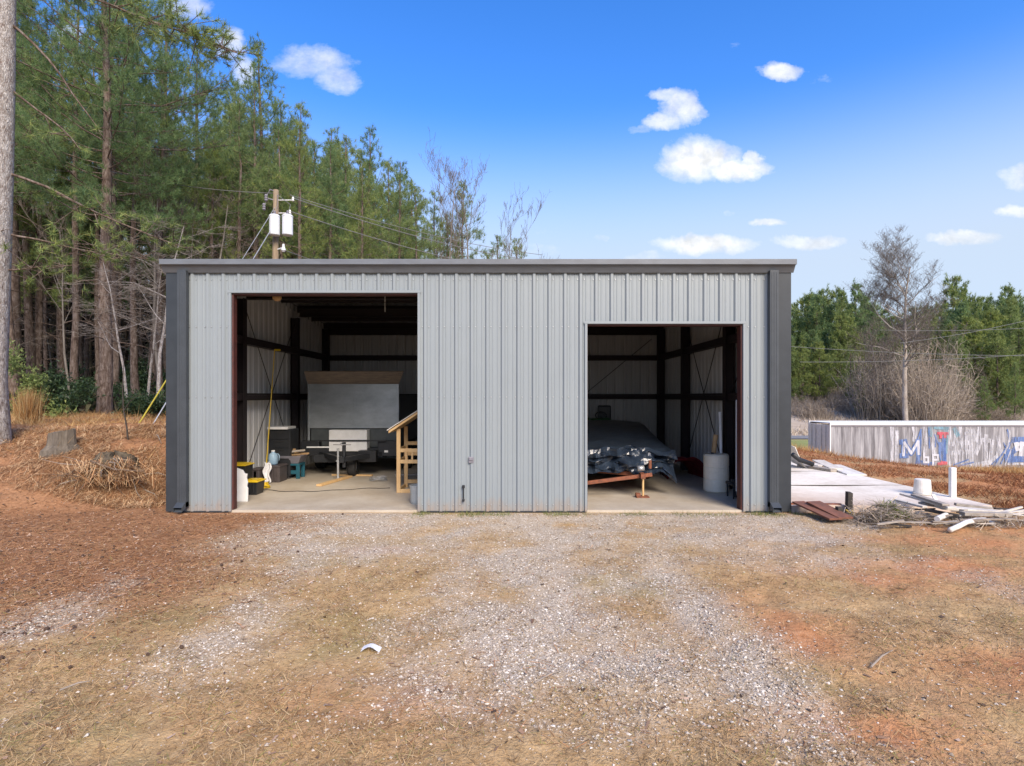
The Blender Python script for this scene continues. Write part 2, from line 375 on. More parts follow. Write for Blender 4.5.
# ------------------------------------------------------------------ world, sun, camera
def make_world():
    to_sun = Vector((.30, -.78, .62)).normalized()
    el = math.asin(to_sun.z); az = math.atan2(to_sun.x, to_sun.y)
    w = bpy.data.worlds.new('World'); SC.world = w; w.use_nodes = True
    nt = w.node_tree; bg = nt.nodes['Background']
    sky = nt.nodes.new('ShaderNodeTexSky'); sky.sky_type = 'NISHITA'; sky.sun_disc = False
    sky.sun_elevation = el; sky.sun_rotation = az; sky.altitude = 200; sky.air_density = 1.0; sky.dust_density = .6; sky.ozone_density = 2.2
    v = nt.nodes.new('ShaderNodeTexCoord').outputs['Generated']
    sep = nt.nodes.new('ShaderNodeSeparateXYZ'); nt.links.new(v, sep.inputs[0])
    yy = math_(nt, 'MAXIMUM', math_(nt, 'ABSOLUTE', sep.outputs['Y']), .02)
    comb = nt.nodes.new('ShaderNodeCombineXYZ')
    nt.links.new(math_(nt, 'DIVIDE', sep.outputs['X'], yy), comb.inputs[0])
    nt.links.new(math_(nt, 'DIVIDE', sep.outputs['Z'], yy), comb.inputs[1])
    uv = comb.outputs[0]
    def distort(vec, scale, amp):
        n = nt.nodes.new('ShaderNodeTexNoise'); n.inputs['Scale'].default_value = scale; n.inputs['Detail'].default_value = 5
        n.inputs['Roughness'].default_value = .62
        nt.links.new(vec, n.inputs['Vector'])
        s = nt.nodes.new('ShaderNodeVectorMath'); s.operation = 'SUBTRACT'; nt.links.new(n.outputs['Color'], s.inputs[0]); s.inputs[1].default_value = (.5, .5, .5)
        m = nt.nodes.new('ShaderNodeVectorMath'); m.operation = 'MULTIPLY'; nt.links.new(s.outputs[0], m.inputs[0]); m.inputs[1].default_value = (amp, amp * .55, 0)
        a = nt.nodes.new('ShaderNodeVectorMath'); a.operation = 'ADD'; nt.links.new(vec, a.inputs[0]); nt.links.new(m.outputs[0], a.inputs[1])
        return a.outputs[0]
    uvd = distort(distort(uv, 14, .06), 55, .022)
    clouds = [(700, 160, 40, 21, 1), (735, 170, 34, 11, 1), (752, 160, 10, 9, .9), (682, 108, 20, 20, .85), (662, 122, 22, 10, .8), (668, 94, 18, 7, .75), (640, 130, 13, 6, .5), (698, 114, 12, 7, .6),
              (782, 72, 22, 9, .9), (820, 79, 14, 6, .4), (846, 70, 10, 9, .3), (737, 48, 7, 6, .35), (705, 245, 46, 10, .95),
              (768, 223, 18, 5, .8), (808, 243, 36, 8, .8), (962, 237, 38, 8, .8), (1016, 211, 24, 7, .8), (1018, 177, 22, 13, .7),
              (600, 236, 9, 5, .45), (548, 233, 22, 6, .35), (730, 214, 9, 4, .4), (645, 257, 26, 6, .5), (312, 62, 48, 20, .64),
              (338, 78, 26, 17, .64), (230, 46, 18, 18, .75), (246, 70, 16, 18, .72), (292, 58, 20, 8, .6), (185, 8, 30, 13, .7), (70, 34, 15, 15, .7), (520, 252, 60, 12, .4), (880, 268, 80, 10, .3)]
    tot = None
    for cx, cy, a, b, st in clouds:
        s = nt.nodes.new('ShaderNodeVectorMath'); s.operation = 'SUBTRACT'; nt.links.new(uvd, s.inputs[0]); s.inputs[1].default_value = ((cx - 512) / F, (396 - cy) / F, 0)
        m = nt.nodes.new('ShaderNodeVectorMath'); m.operation = 'MULTIPLY'; nt.links.new(s.outputs[0], m.inputs[0]); m.inputs[1].default_value = (F / a / 1.12, F / b / 1.12, 0)
        l = nt.nodes.new('ShaderNodeVectorMath'); l.operation = 'LENGTH'; nt.links.new(m.outputs[0], l.inputs[0])
        r = nt.nodes.new('ShaderNodeMapRange'); r.interpolation_type = 'SMOOTHSTEP'
        r.inputs['From Min'].default_value = 1.5; r.inputs['From Max'].default_value = .35; r.inputs['To Min'].default_value = 0; r.inputs['To Max'].default_value = st
        nt.links.new(l.outputs['Value'], r.inputs['Value'])
        tot = r.outputs[0] if tot is None else math_(nt, 'MAXIMUM', tot, r.outputs[0])
    ner = noise(nt, mapping(nt, uv, (.6, 1, 1)), 24, 8, .72)
    tot = math_(nt, 'MULTIPLY', math_(nt, 'SUBTRACT', math_(nt, 'MULTIPLY', tot, 1.60), math_(nt, 'MULTIPLY', ner, 1.15)), .95, True)
    hs = nt.nodes.new('ShaderNodeHueSaturation'); hs.inputs['Saturation'].default_value = SKY_SAT; hs.inputs['Value'].default_value = 1.18; hs.inputs['Hue'].default_value = .513
    nt.links.new(sky.outputs[0], hs.inputs['Color'])
    # thin bright haze of high cloud towards the horizon
    hz = nt.nodes.new('ShaderNodeMapRange'); hz.interpolation_type = 'SMOOTHSTEP'
    hz.inputs['From Min'].default_value = .47; hz.inputs['From Max'].default_value = .20; hz.inputs['To Max'].default_value = .95
    nt.links.new(sep.outputs['Z'], hz.inputs['Value'])
    base = mix(nt, hz.outputs[0], hs.outputs[0], tuple(3.5 * k for k in (.69, .82, 1.0)))
    ccol = ramp(nt, noise(nt, uv, 20, 5), [(.35, tuple(CLOUD_V * k * .78 for k in (.93, .96, 1.0))), (.55, (CLOUD_V, CLOUD_V, CLOUD_V))])
    col = mix(nt, tot, base, ccol)
    nt.links.new(col, bg.inputs['Color']); bg.inputs['Strength'].default_value = SKY_STR
    L = bpy.data.lights.new('sun', 'SUN'); L.energy = SUN_E; L.angle = rad(SUN_ANG); L.color = (1, .86, .69)
    so = bpy.data.objects.new('sun', L); COL.objects.link(so); so.location = (20, -30, 40)
    so.rotation_euler = to_sun.to_track_quat('Z', 'Y').to_euler()
    cam = bpy.data.cameras.new('camera'); co = bpy.data.objects.new('camera', cam); COL.objects.link(co)
    cam.sensor_width = 36; cam.lens = F / 1024 * 36; cam.shift_y = 13 / 1024; cam.clip_end = 3000; cam.clip_start = .05
    co.location = (0, 0, CAMZ); co.rotation_euler = (rad(90), 0, 0)
    SC.camera = co
    SC.view_settings.view_transform = 'Standard'; SC.view_settings.look = 'None'; SC.view_settings.gamma = 1
    SC.view_settings.use_curve_mapping = False; SC.view_settings.exposure = EXPO
    SC.render.engine = 'CYCLES'
    SC.cycles.use_denoising = True
    SC.cycles.max_bounces = 8; SC.cycles.diffuse_bounces = 5
    SC.cycles.sample_clamp_indirect = 6
SKY_SAT = 1.36; SKY_H = .42; CLOUD_V = 4.2; SKY_STR = .12; SUN_E = 2.75; SUN_ANG = 32; EXPO = 1.17
make_world()

# ------------------------------------------------------------------ terrain
def terrain0(x, y):
    x = np.asarray(x, float); y = np.asarray(y, float)
    k = sm(-7.2, -12, x)
    y0 = 11.25 * (1 - k) + 8.2 * k; y1 = 13.3 * (1 - k) + 14.6 * k
    rise = 1.42 * sm(0, 1, (y - y0) / (y1 - y0))
    sideA = sm(-6.85, -8.2, x); sideB = sm(8, -10, x); t = sm(21, 30, y)
    z = rise * (sideA * (1 - t) + sideB * t)
    z = z - 2.07 * np.clip((y - 11) / 22, 0, 1) * sm(9.6, 22.5, x)
    z = z - sm(30, 54, y) * sm(9, 18, x) * .2
    z = z + 4.2 * sm(64, 108, y) * 1.0
    z = z + 10 * sm(150, 400, np.hypot(x, y))
    return z

def lumps(x, y):
    d = np.maximum.reduce([-6.9 - x, x - 9.6, 10.75 - y, y - 20.4])   # >0 outside slabs
    m = sm(.0, .5, d) * sm(60, 25, np.hypot(x, y))
    bank = sm(-6.9, -8.2, x) * sm(10, 12.5, y)
    return m * ((fbm(x * 1.1, y * 1.1, 3) - .5) * .11 + (fbm(x * 4.5, y * 4.5, 9, 3) - .5) * .045 + bank * (fbm(x * 2.2, y * 2.2, 21) - .5) * .35) - .03 * (1 - sm(0, .12, d))

def terrain(x, y): return terrain0(x, y) + lumps(x, y)
def tz(x, y): return float(terrain(np.array([x]), np.array([y]))[0])

def g2(x, y, cx, cy, a, b): return np.exp(-((x - cx) / a) ** 2 - ((y - cy) / b) ** 2)

def masks(x, y):
    n1 = fbm(x * .9, y * .9, 31); n2 = fbm(x * 2.3, y * 2.3, 37); n3 = fbm(x * .45, y * .7, 41)
    g = .95 * sm(6.4, 9.6, y) * sm(-5.2, -3.2, x) * (1 - sm(4.6, 6.3, x))
    g = np.maximum(g, 1.0 * np.exp(-((x - .25) / 1.25) ** 2) * sm(3.2, 5.2, y))
    g = np.maximum(g, .6 * np.exp(-((x + 2.75) / .42) ** 2) * sm(3.9, 4.8, y))
    g = np.maximum(g, .6 * np.exp(-((x + 4.75) / .4) ** 2) * sm(4.7, 5.3, y) * sm(8, 6.2, y))
    g = np.maximum(g, .82 * np.exp(-((x - 2.0 + (y - 5) * .02) / .40) ** 2) * sm(2.9, 3.6, y))
    g = np.maximum(g, .8 * g2(x, y, 5.8, 9.9, .9, .7))
    g = np.maximum(g, .5 * g2(x, y, 5.8, 6.6, .6, .5))
    g = np.clip(g * .92 + (n2 - .5) * 1.5 * np.sqrt(np.clip(g, 0, 1)) + (n1 - .5) * 1.2 * np.sqrt(np.clip(g, 0, 1)) - .05, 0, .92) * sm(11.0, 10.9, np.where((x > -6.8) & (x < 9.5), y, 0))
    c = .9 * g2(x, y, 2.75, 5.5, .75, .75) + .95 * g2(x, y, 2.45, 3.75, .7, .35) + .7 * g2(x, y, 4.3, 4.6, .8, .5) + .8 * g2(x, y, 6.6, 8.9, 1.3, .7) + .5 * g2(x, y, 5.4, 7.2, 1.6, .5)
    c = c + .95 * g2(x, y, -2.0, 8.15, .42, .22) + .6 * g2(x, y, -2.2, 9.7, .3, .16) + .45 * g2(x, y, -1.0, 4.2, .9, .5) + .5 * g2(x, y, -.2, 5.0, .3, .2) + .4 * g2(x, y, .55, 5.75, .35, .15)
    c = c + .35 * sm(2.2, 4.5, x) * sm(.45, .62, n3) + .9 * sm(9.7, 11, x) * sm(12, 14, y) * sm(34, 24, y) * sm(.33, .5, n1)
    c = np.clip(c * 1.1 + (n2 - .5) * 1.6 * np.clip(c * 2, 0, 1), 0, 1)
    nd = sm(-2.6, -5.4, x + (n1 - .5) * 2.5) * sm(4.2, 7.0, y + (n2 - .5) * 2)
    nd = np.clip(nd, 0, 1) * sm(30, 24, y)
    gr = sm(.5, .68, fbm(x * .8, y * .8, 53)) * sm(9.8, 6, y)
    gr = np.maximum(gr, sm(11.4, 10.2, y) * sm(10.1, 10.7, y) * (x > -2.5) * (x < 6) * n2 * 1.1)
    field = sm(30, 40, y) * sm(5, 20, x) * sm(58, 52, y)
    return g, c, nd, np.clip(np.maximum(gr, field), 0, 1)

def make_ground():
    def axis(lo, hi, d0, grow, far):
        a = list(np.arange(lo, hi + 1e-6, d0))
        d = d0; x = a[-1]
        while x < far[1]: d *= grow; x += d; a.append(x)
        d = d0; x = a[0]; pre = []
        while x > far[0]: d *= grow; x -= d; pre.append(x)
        return np.array(pre[::-1] + a)
    X = axis(-11, 11, .075, 1.05, (-900, 900)); Y = axis(2, 15, .075, 1.05, (-60, 1200))
    gx, gy = np.meshgrid(X, Y); x = gx.ravel(); y = gy.ravel()
    V = np.stack([x, y, terrain(x, y)], 1)
    w = len(X); h = len(Y)
    i, j = np.meshgrid(np.arange(w - 1), np.arange(h - 1)); b = (j * w + i).ravel()
    Q = np.stack([b, b + 1, b + w + 1, b + w], 1)
    g, c, nd, gr = masks(x, y)
    m, nt, bs = nodes_of('ground_soil')
    v = coords(nt)
    nA = noise(nt, v, 1.3, 6, .65); nB = noise(nt, v, 14, 5, .7); nC = noise(nt, v, 55, 3, .6)
    tan = mix(nt, .5, ramp(nt, nA, [(.3, (.36, .225, .105)), (.5, (.45, .305, .155)), (.72, (.51, .38, .21))]),
              ramp(nt, nB, [(.3, (.28, .18, .085)), (.5, (.43, .295, .15)), (.7, (.55, .42, .25))]))
    nD = noise(nt, v, 4.2, 5, .7)
    tan = mix(nt, .62, tan, ramp(nt, nD, [(.32, (.55, .50, .46)), (.5, (.95, .93, .9)), (.68, (1.15, 1.12, 1.08))]), 'MULTIPLY')
    grn = mix(nt, .5, ramp(nt, nB, [(.3, (.14, .13, .045)), (.7, (.30, .26, .11))]), tan)
    clay = ramp(nt, nB, [(.3, (.33, .145, .06)), (.55, (.46, .22, .10)), (.75, (.55, .31, .16))])
    need = mix(nt, .5, ramp(nt, nA, [(.35, (.26, .13, .064)), (.65, (.37, .205, .108))]), ramp(nt, nB, [(.3, (.15, .075, .04)), (.6, (.34, .18, .095)), (.75, (.46, .30, .19))]))
    grav = ramp(nt, nC, [(.3, (.30, .235, .17)), (.48, (.41, .35, .275)), (.68, (.52, .465, .39))])
    def sharpen(a, k):   # break the edge of a mask up with noise
        return math_(nt, 'ADD', a, math_(nt, 'MULTIPLY', math_(nt, 'MULTIPLY', math_(nt, 'ADD', nB, -.5), k), math_(nt, 'MULTIPLY', a, math_(nt, 'SUBTRACT', 1.0, a))), True)
    col = mix(nt, sharpen(attr(nt, 'w_green'), 5), tan, grn)
    col = mix(nt, sharpen(attr(nt, 'w_need'), 5), col, need)
    col = mix(nt, sharpen(attr(nt, 'w_clay'), 5), col, clay)
    col = mix(nt, sharpen(attr(nt, 'w_grav'), 6), col, grav)
    far = attr(nt, 'w_far')
    col = mix(nt, far, col, ramp(nt, noise(nt, v, .25, 6, .7), [(.3, (.36, .29, .22)), (.6, (.47, .40, .32)), (.8, (.40, .34, .24))]))
    col = mix(nt, attr(nt, 'w_field'), col, ramp(nt, noise(nt, v, .5, 5), [(.3, (.20, .22, .08)), (.7, (.27, .29, .11))]))
    nt.links.new(col, bs.inputs['Base Color']); bs.inputs['Roughness'].default_value = .95; bs.inputs['Specular IOR Level'].default_value = .1
    hsum = math_(nt, 'ADD', nB, math_(nt, 'MULTIPLY', nC, .5))
    bump(nt, bs, hsum, .7, .035)
    far_w = sm(50, 66, y); field = sm(33, 42, y) * sm(60, 57, y) * sm(10, 20, x)
    me = np_mesh('ground', V, Q, m, 4, smooth=True, attrs={'w_grav': g, 'w_clay': c, 'w_need': nd, 'w_green': gr, 'w_far': far_w, 'w_field': field})
    o = link('ground', me); tag(o, kind='structure')
    # country road past the green field
    V = []; n = 60
    for i in range(n + 1):
        x = 12 + i * 3.0
        for yy in (58.5, 63.0): V.append((x, yy, float(terrain0(x, yy)) + .08))
    me = np_mesh('road', np.array(V), np.array([(2 * i, 2 * i + 2, 2 * i + 3, 2 * i + 1) for i in range(n)]), M['asphalt'], 4)
    tag(link('road', me), kind='structure')
make_ground()

# ------------------------------------------------------------------ ground scatter (stuff)
RS = np.random.RandomState(11)
def sample_ground(n, ylo, yhi, pw=.6, xmin=None, xmax=None):
    u = RS.rand(n); a = 1 - pw
    y = (ylo ** a + u * (yhi ** a - ylo ** a)) ** (1 / a)
    hw = .95 * y + 1.2
    x = (RS.rand(n) * 2 - 1) * hw
    if xmin is not None: k = (x > xmin) & (x < xmax); x, y = x[k], y[k]
    keep = ~((x > -6.8) & (x < 9.6) & (y > 10.86))
    return x[keep], y[keep]

def stones_mesh(x, y, s, sink=.3):
    n = len(x)
    base = np.array([(1, 0, 0), (0, 1, 0), (-1, 0, 0), (0, -1, 0), (0, 0, 1), (0, 0, -1)], float)
    tri = np.array([(0, 1, 4), (1, 2, 4), (2, 3, 4), (3, 0, 4), (1, 0, 5), (2, 1, 5), (3, 2, 5), (0, 3, 5)])
    sc = s[:, None, None] * (1 + .5 * (RS.rand(n, 6, 3) - .5)) * np.array([1.15, .95, .62])
    v = base[None] * sc + (RS.rand(n, 6, 3) - .5) * s[:, None, None] * .5
    t = RS.rand(n) * 6.283; ct, st = np.cos(t)[:, None], np.sin(t)[:, None]
    vx = v[..., 0] * ct - v[..., 1] * st; vy = v[..., 0] * st + v[..., 1] * ct
    z = terrain(x, y)
    V = np.stack([vx + x[:, None], vy + y[:, None], v[..., 2] + (z + s * (.62 - sink))[:, None]], -1).reshape(-1, 3)
    T = (tri[None] + (np.arange(n) * 6)[:, None, None]).reshape(-1, 3)
    return V, T

def blades(pos, d, length, width):
    """flat triangles from pos along d"""
    n = len(pos)
    d = d / np.linalg.norm(d, axis=1, keepdims=True)
    r = RS.randn(n, 3); a = np.cross(d, r); a /= np.linalg.norm(a, axis=1, keepdims=True) + 1e-9
    a *= (width / 2)[:, None]
    V = np.stack([pos - a, pos + a, pos + d * length[:, None]], 1).reshape(-1, 3)
    return V, np.arange(3 * n).reshape(n, 3)
def strips(pos, d, length, width):
    """thin quads lying along d (litter)"""
    n = len(pos)
    d = d / np.linalg.norm(d, axis=1, keepdims=True)
    a = np.cross(d, np.array([0, 0, 1.]) + RS.randn(n, 3) * .3); a /= np.linalg.norm(a, axis=1, keepdims=True) + 1e-9
    a *= (width / 2)[:, None]; e = d * (length / 2)[:, None]
    V = np.stack([pos - a - e, pos + a - e, pos + a * .6 + e, pos - a * .6 + e], 1).reshape(-1, 3)
    return V, np.arange(4 * n).reshape(n, 4)

def scatter():
    x, y = sample_ground(430000, 2.3, 11, .7)
    g, c, nd, gr = masks(x, y)
    k = RS.rand(len(x)) < np.clip(g, 0, 1) * .60 + .008 + .07 * np.exp(-(x / 4.0) ** 2) * sm(3, 6, y)
    x, y = x[k], y[k]
    s = np.clip(np.exp(RS.randn(len(x)) * .45 + np.log(.0066)), .003, .016)
    V, T = stones_mesh(x, y, s)
    tag(link('gravel', np_mesh('gravel', V, T, M['stones'])), 'pale grey gravel spread over the drive before the garage', 'gravel', kind='stuff')
    # dead grass
    x, y = sample_ground(560000, 2.3, 13, .75)
    g, c, nd, gr = masks(x, y)
    patch = sm(.38, .62, fbm(x * 1.6, y * 1.6, 61))
    k = RS.rand(len(x)) < np.clip((1 - g * .85) * (1 - c * .8) * (1 - nd * .75) * (.25 + .75 * patch), 0, 1) * .62
    x, y = x[k], y[k]; n = len(x)
    t = RS.rand(n) * 6.283; el = np.abs(RS.randn(n)) * .42 + .03
    d = np.stack([np.cos(t) * np.cos(el), np.sin(t) * np.cos(el), np.sin(el)], 1)
    V, T = blades(np.stack([x, y, terrain(x, y) - .003], 1), d, .03 + .08 * RS.rand(n) ** 1.5, .003 + .005 * RS.rand(n))
    tag(link('dead_grass', np_mesh('dead_grass', V, T, M['blades'])), 'short dead tan grass matted over the yard', 'grass', kind='stuff')
    # pine straw
    x, y = sample_ground(260000, 3.6, 15, .6)
    g, c, nd, gr = masks(x, y)
    k = RS.rand(len(x)) < np.clip(nd, 0, 1) * .75 + .02
    x, y = x[k], y[k]; n = len(x)
    t = RS.rand(n) * 6.283; el = RS.randn(n) * .18
    d = np.stack([np.cos(t) * np.cos(el), np.sin(t) * np.cos(el), np.sin(el)], 1)
    V, T = strips(np.stack([x, y, terrain(x, y) + .004 + .012 * RS.rand(n)], 1), d, .06 + .1 * RS.rand(n), .0025 + .004 * RS.rand(n))
    tag(link('pine_straw', np_mesh('pine_straw', V, T, M['straw'], 4)), 'red brown pine needles carpeting the ground left of the drive', 'pine needles', kind='stuff')
    # leaf litter flecks
    x, y = sample_ground(60000, 2.4, 15, .6)
    g, c, nd, gr = masks(x, y)
    k = RS.rand(len(x)) < .035 + .55 * nd
    x, y = x[k], y[k]; n = len(x)
    t = RS.rand(n) * 6.283
    d = np.stack([np.cos(t), np.sin(t), RS.randn(n) * .3], 1)
    V, T = strips(np.stack([x, y, terrain(x, y) + .012], 1), d, .018 + .05 * RS.rand(n) ** 2.4, .010 + .026 * RS.rand(n) ** 2.4)
    tag(link('leaf_litter', np_mesh('leaf_litter', V, T, M['litter'], 4)), 'small dead leaves and bark bits scattered on the pine needles', 'leaves', kind='stuff')
    # broom straw on the bank to the left
    n0 = 60000
    x = -7.2 - RS.rand(n0) * 17; y = 12.2 + RS.rand(n0) * 13
    pt = fbm(x * .9, y * .9, 71)
    dens = sm(.30, .55, pt) * sm(12.0, 14.2, y) * sm(-7.0, -7.6, x)
    k = RS.rand(n0) < dens; x, y = x[k], y[k]; n = len(x)
    t = RS.rand(n) * 6.283; el = .25 + .9 * RS.rand(n)
    d = np.stack([np.cos(t) * np.cos(el), np.sin(t) * np.cos(el), np.sin(el)], 1)
    L = (.10 + .30 * RS.rand(n) ** 1.6) * (.6 + 1.0 * sm(.45, .75, fbm(x * 1.7, y * 1.7, 77)[0:n]))
    V, T = blades(np.stack([x, y, terrain(x, y) - .01], 1), d, L, .006 + .008 * RS.rand(n))
    tag(link('bank_grass', np_mesh('bank_grass', V, T, M['sedge'])), 'tan straw grass growing along the top of the left bank', 'grass', kind='stuff')
    # orange straw slumped over the cut bank beside the garage
    n = 42000
    x = -6.95 - 5.4 * RS.rand(n); y = 11.15 + 3.0 * RS.rand(n)
    k = RS.rand(n) < sm(.3, .5, fbm(x * 1.3, y * 1.3, 23)) * sm(-12.6, -9.0, x + (y - 12.5) * .8); x, y = x[k], y[k]; n = len(x)
    t = RS.rand(n) * 6.283; el = RS.randn(n) * .30 - .35 * np.sin(-t)
    d = np.stack([np.cos(t) * np.cos(el), np.sin(t) * np.cos(el), np.sin(el)], 1)
    V, T = strips(np.stack([x, y, terrain(x, y) + .02 + .05 * RS.rand(n)], 1), d, .08 + .22 * RS.rand(n), .003 + .005 * RS.rand(n))
    tag(link('bank_straw', np_mesh('bank_straw', V, T, M['bankstraw'], 4)), 'orange brown straw slumped over the cut bank beside the garage', 'straw', kind='stuff')
    # green weeds at the foot of the front wall
    n0 = 9000
    x = -1.9 + 8.2 * RS.rand(n0); y = 10.4 + .5 * RS.rand(n0) ** .6
    k = (RS.rand(n0) < sm(.42, .6, fbm(x * 1.8, y * .7, 83))) & ~((x > 1.5) & (x < 4.5) & (RS.rand(n0) < .6))
    x, y = x[k], y[k]; n = len(x)
    t = RS.rand(n) * 6.283; el = .3 + 1.0 * RS.rand(n)
    d = np.stack([np.cos(t) * np.cos(el), np.sin(t) * np.cos(el), np.sin(el)], 1)
    V, T = blades(np.stack([x, y, terrain(x, y) - .02], 1), d, .05 + .10 * RS.rand(n) ** 2, .005 + .005 * RS.rand(n))
    tag(link('weeds', np_mesh('weeds', V, T, M['weedgreen'])), 'thin green weeds along the foot of the front wall', 'weeds', kind='stuff')
    # red brown weeds over the dirt right of the slab
    n0 = 60000
    y = 11 + 20 * RS.rand(n0) ** 1.2; x = 9.7 + (y * .95 - 8.5) * RS.rand(n0)
    dens = sm(.36, .6, fbm(x * .7, y * .7, 91)) * sm(9.55, 10.1, x)
    k = RS.rand(n0) < dens; x, y = x[k], y[k]; n = len(x)
    t = RS.rand(n) * 6.283; el = .1 + 1.0 * RS.rand(n)
    d = np.stack([np.cos(t) * np.cos(el), np.sin(t) * np.cos(el), np.sin(el)], 1)
    V, T = blades(np.stack([x, y, terrain(x, y) - .02], 1), d, .06 + .20 * RS.rand(n) ** 1.6, .012 + .014 * RS.rand(n))
    tag(link('dry_weeds', np_mesh('dry_weeds', V, T, M['redweed'])), 'red brown dry weeds on the dirt beyond the concrete pad', 'weeds', kind='stuff')
    # pale grass strip before the container
    n = 16000
    x = 13 + 19 * RS.rand(n); y = 27 + 5.6 * RS.rand(n)
    t = RS.rand(n) * 6.283; el = .5 + .9 * RS.rand(n)
    d = np.stack([np.cos(t) * np.cos(el), np.sin(t) * np.cos(el), np.sin(el)], 1)
    V, T = blades(np.stack([x, y, terrain(x, y) - .02], 1), d, .15 + .4 * RS.rand(n) ** 1.5, .015 + .015 * RS.rand(n))
    tag(link('field_grass', np_mesh('field_grass', V, T, M['sedge'])), 'pale dry grass strip in front of the graffiti container', 'grass', kind='stuff')
scatter()
# ------------------------------------------------------------------ the garage
XL, XR, YF, YB = -6.73, 5.42, 11.0, 20.2
DL = (-5.505, -1.846, 4.28); DR = (1.473, 4.53, 3.674)      # door openings x0, x1, head
EAVE = 4.84; RIDGE = 5.24; YM = (YF + YB) / 2
def roof_z(y): return EAVE + (RIDGE - EAVE) * (1 - abs(y - YM) / (YM - YF))

def rib_profile(length, start=0.0, pitch=.3048):
    """(s, h) points of a ribbed steel panel along its width"""
    pts = [(0, 0)]
    s = start
    while s < length + pitch:
        for ds, h in ((-.050, 0), (-.022, .038), (.022, .038), (.050, 0),
                      (.086, 0), (.096, .008), (.112, .008), (.122, 0), (.183, 0), (.193, .008), (.209, .008), (.219, 0)):
            q = s + ds
            if 0 < q < length: pts.append((q, h))
        s += pitch
    pts.append((length, 0))
    return pts

def panel_wall(mb, origin, along, out, length, z0, ztop, openings=(), start=0.0, breaks=()):
    pts = rib_profile(length, start)
    cuts = sorted(set([o for op in openings for o in op[:2]] + list(breaks)))
    for c in cuts:
        for i in range(len(pts) - 1):
            if pts[i][0] < c < pts[i + 1][0]:
                t = (c - pts[i][0]) / (pts[i + 1][0] - pts[i][0])
                pts.insert(i + 1, (c, pts[i][1] + t * (pts[i + 1][1] - pts[i][1]))); break
    o = Vector(origin); a = Vector(along); n = Vector(out)
    for (s0, h0), (s1, h1) in zip(pts[:-1], pts[1:]):
        midp = (s0 + s1) / 2; lo = z0
        for op in openings:
            if op[0] < midp < op[1]: lo = op[2]
        p0 = o + a * s0 + n * h0; p1 = o + a * s1 + n * h1
        mb.add([p0 + Vector((0, 0, lo)), p1 + Vector((0, 0, lo)), p1 + Vector((0, 0, ztop(s1))), p0 + Vector((0, 0, ztop(s0)))], [(0, 1, 2, 3)])

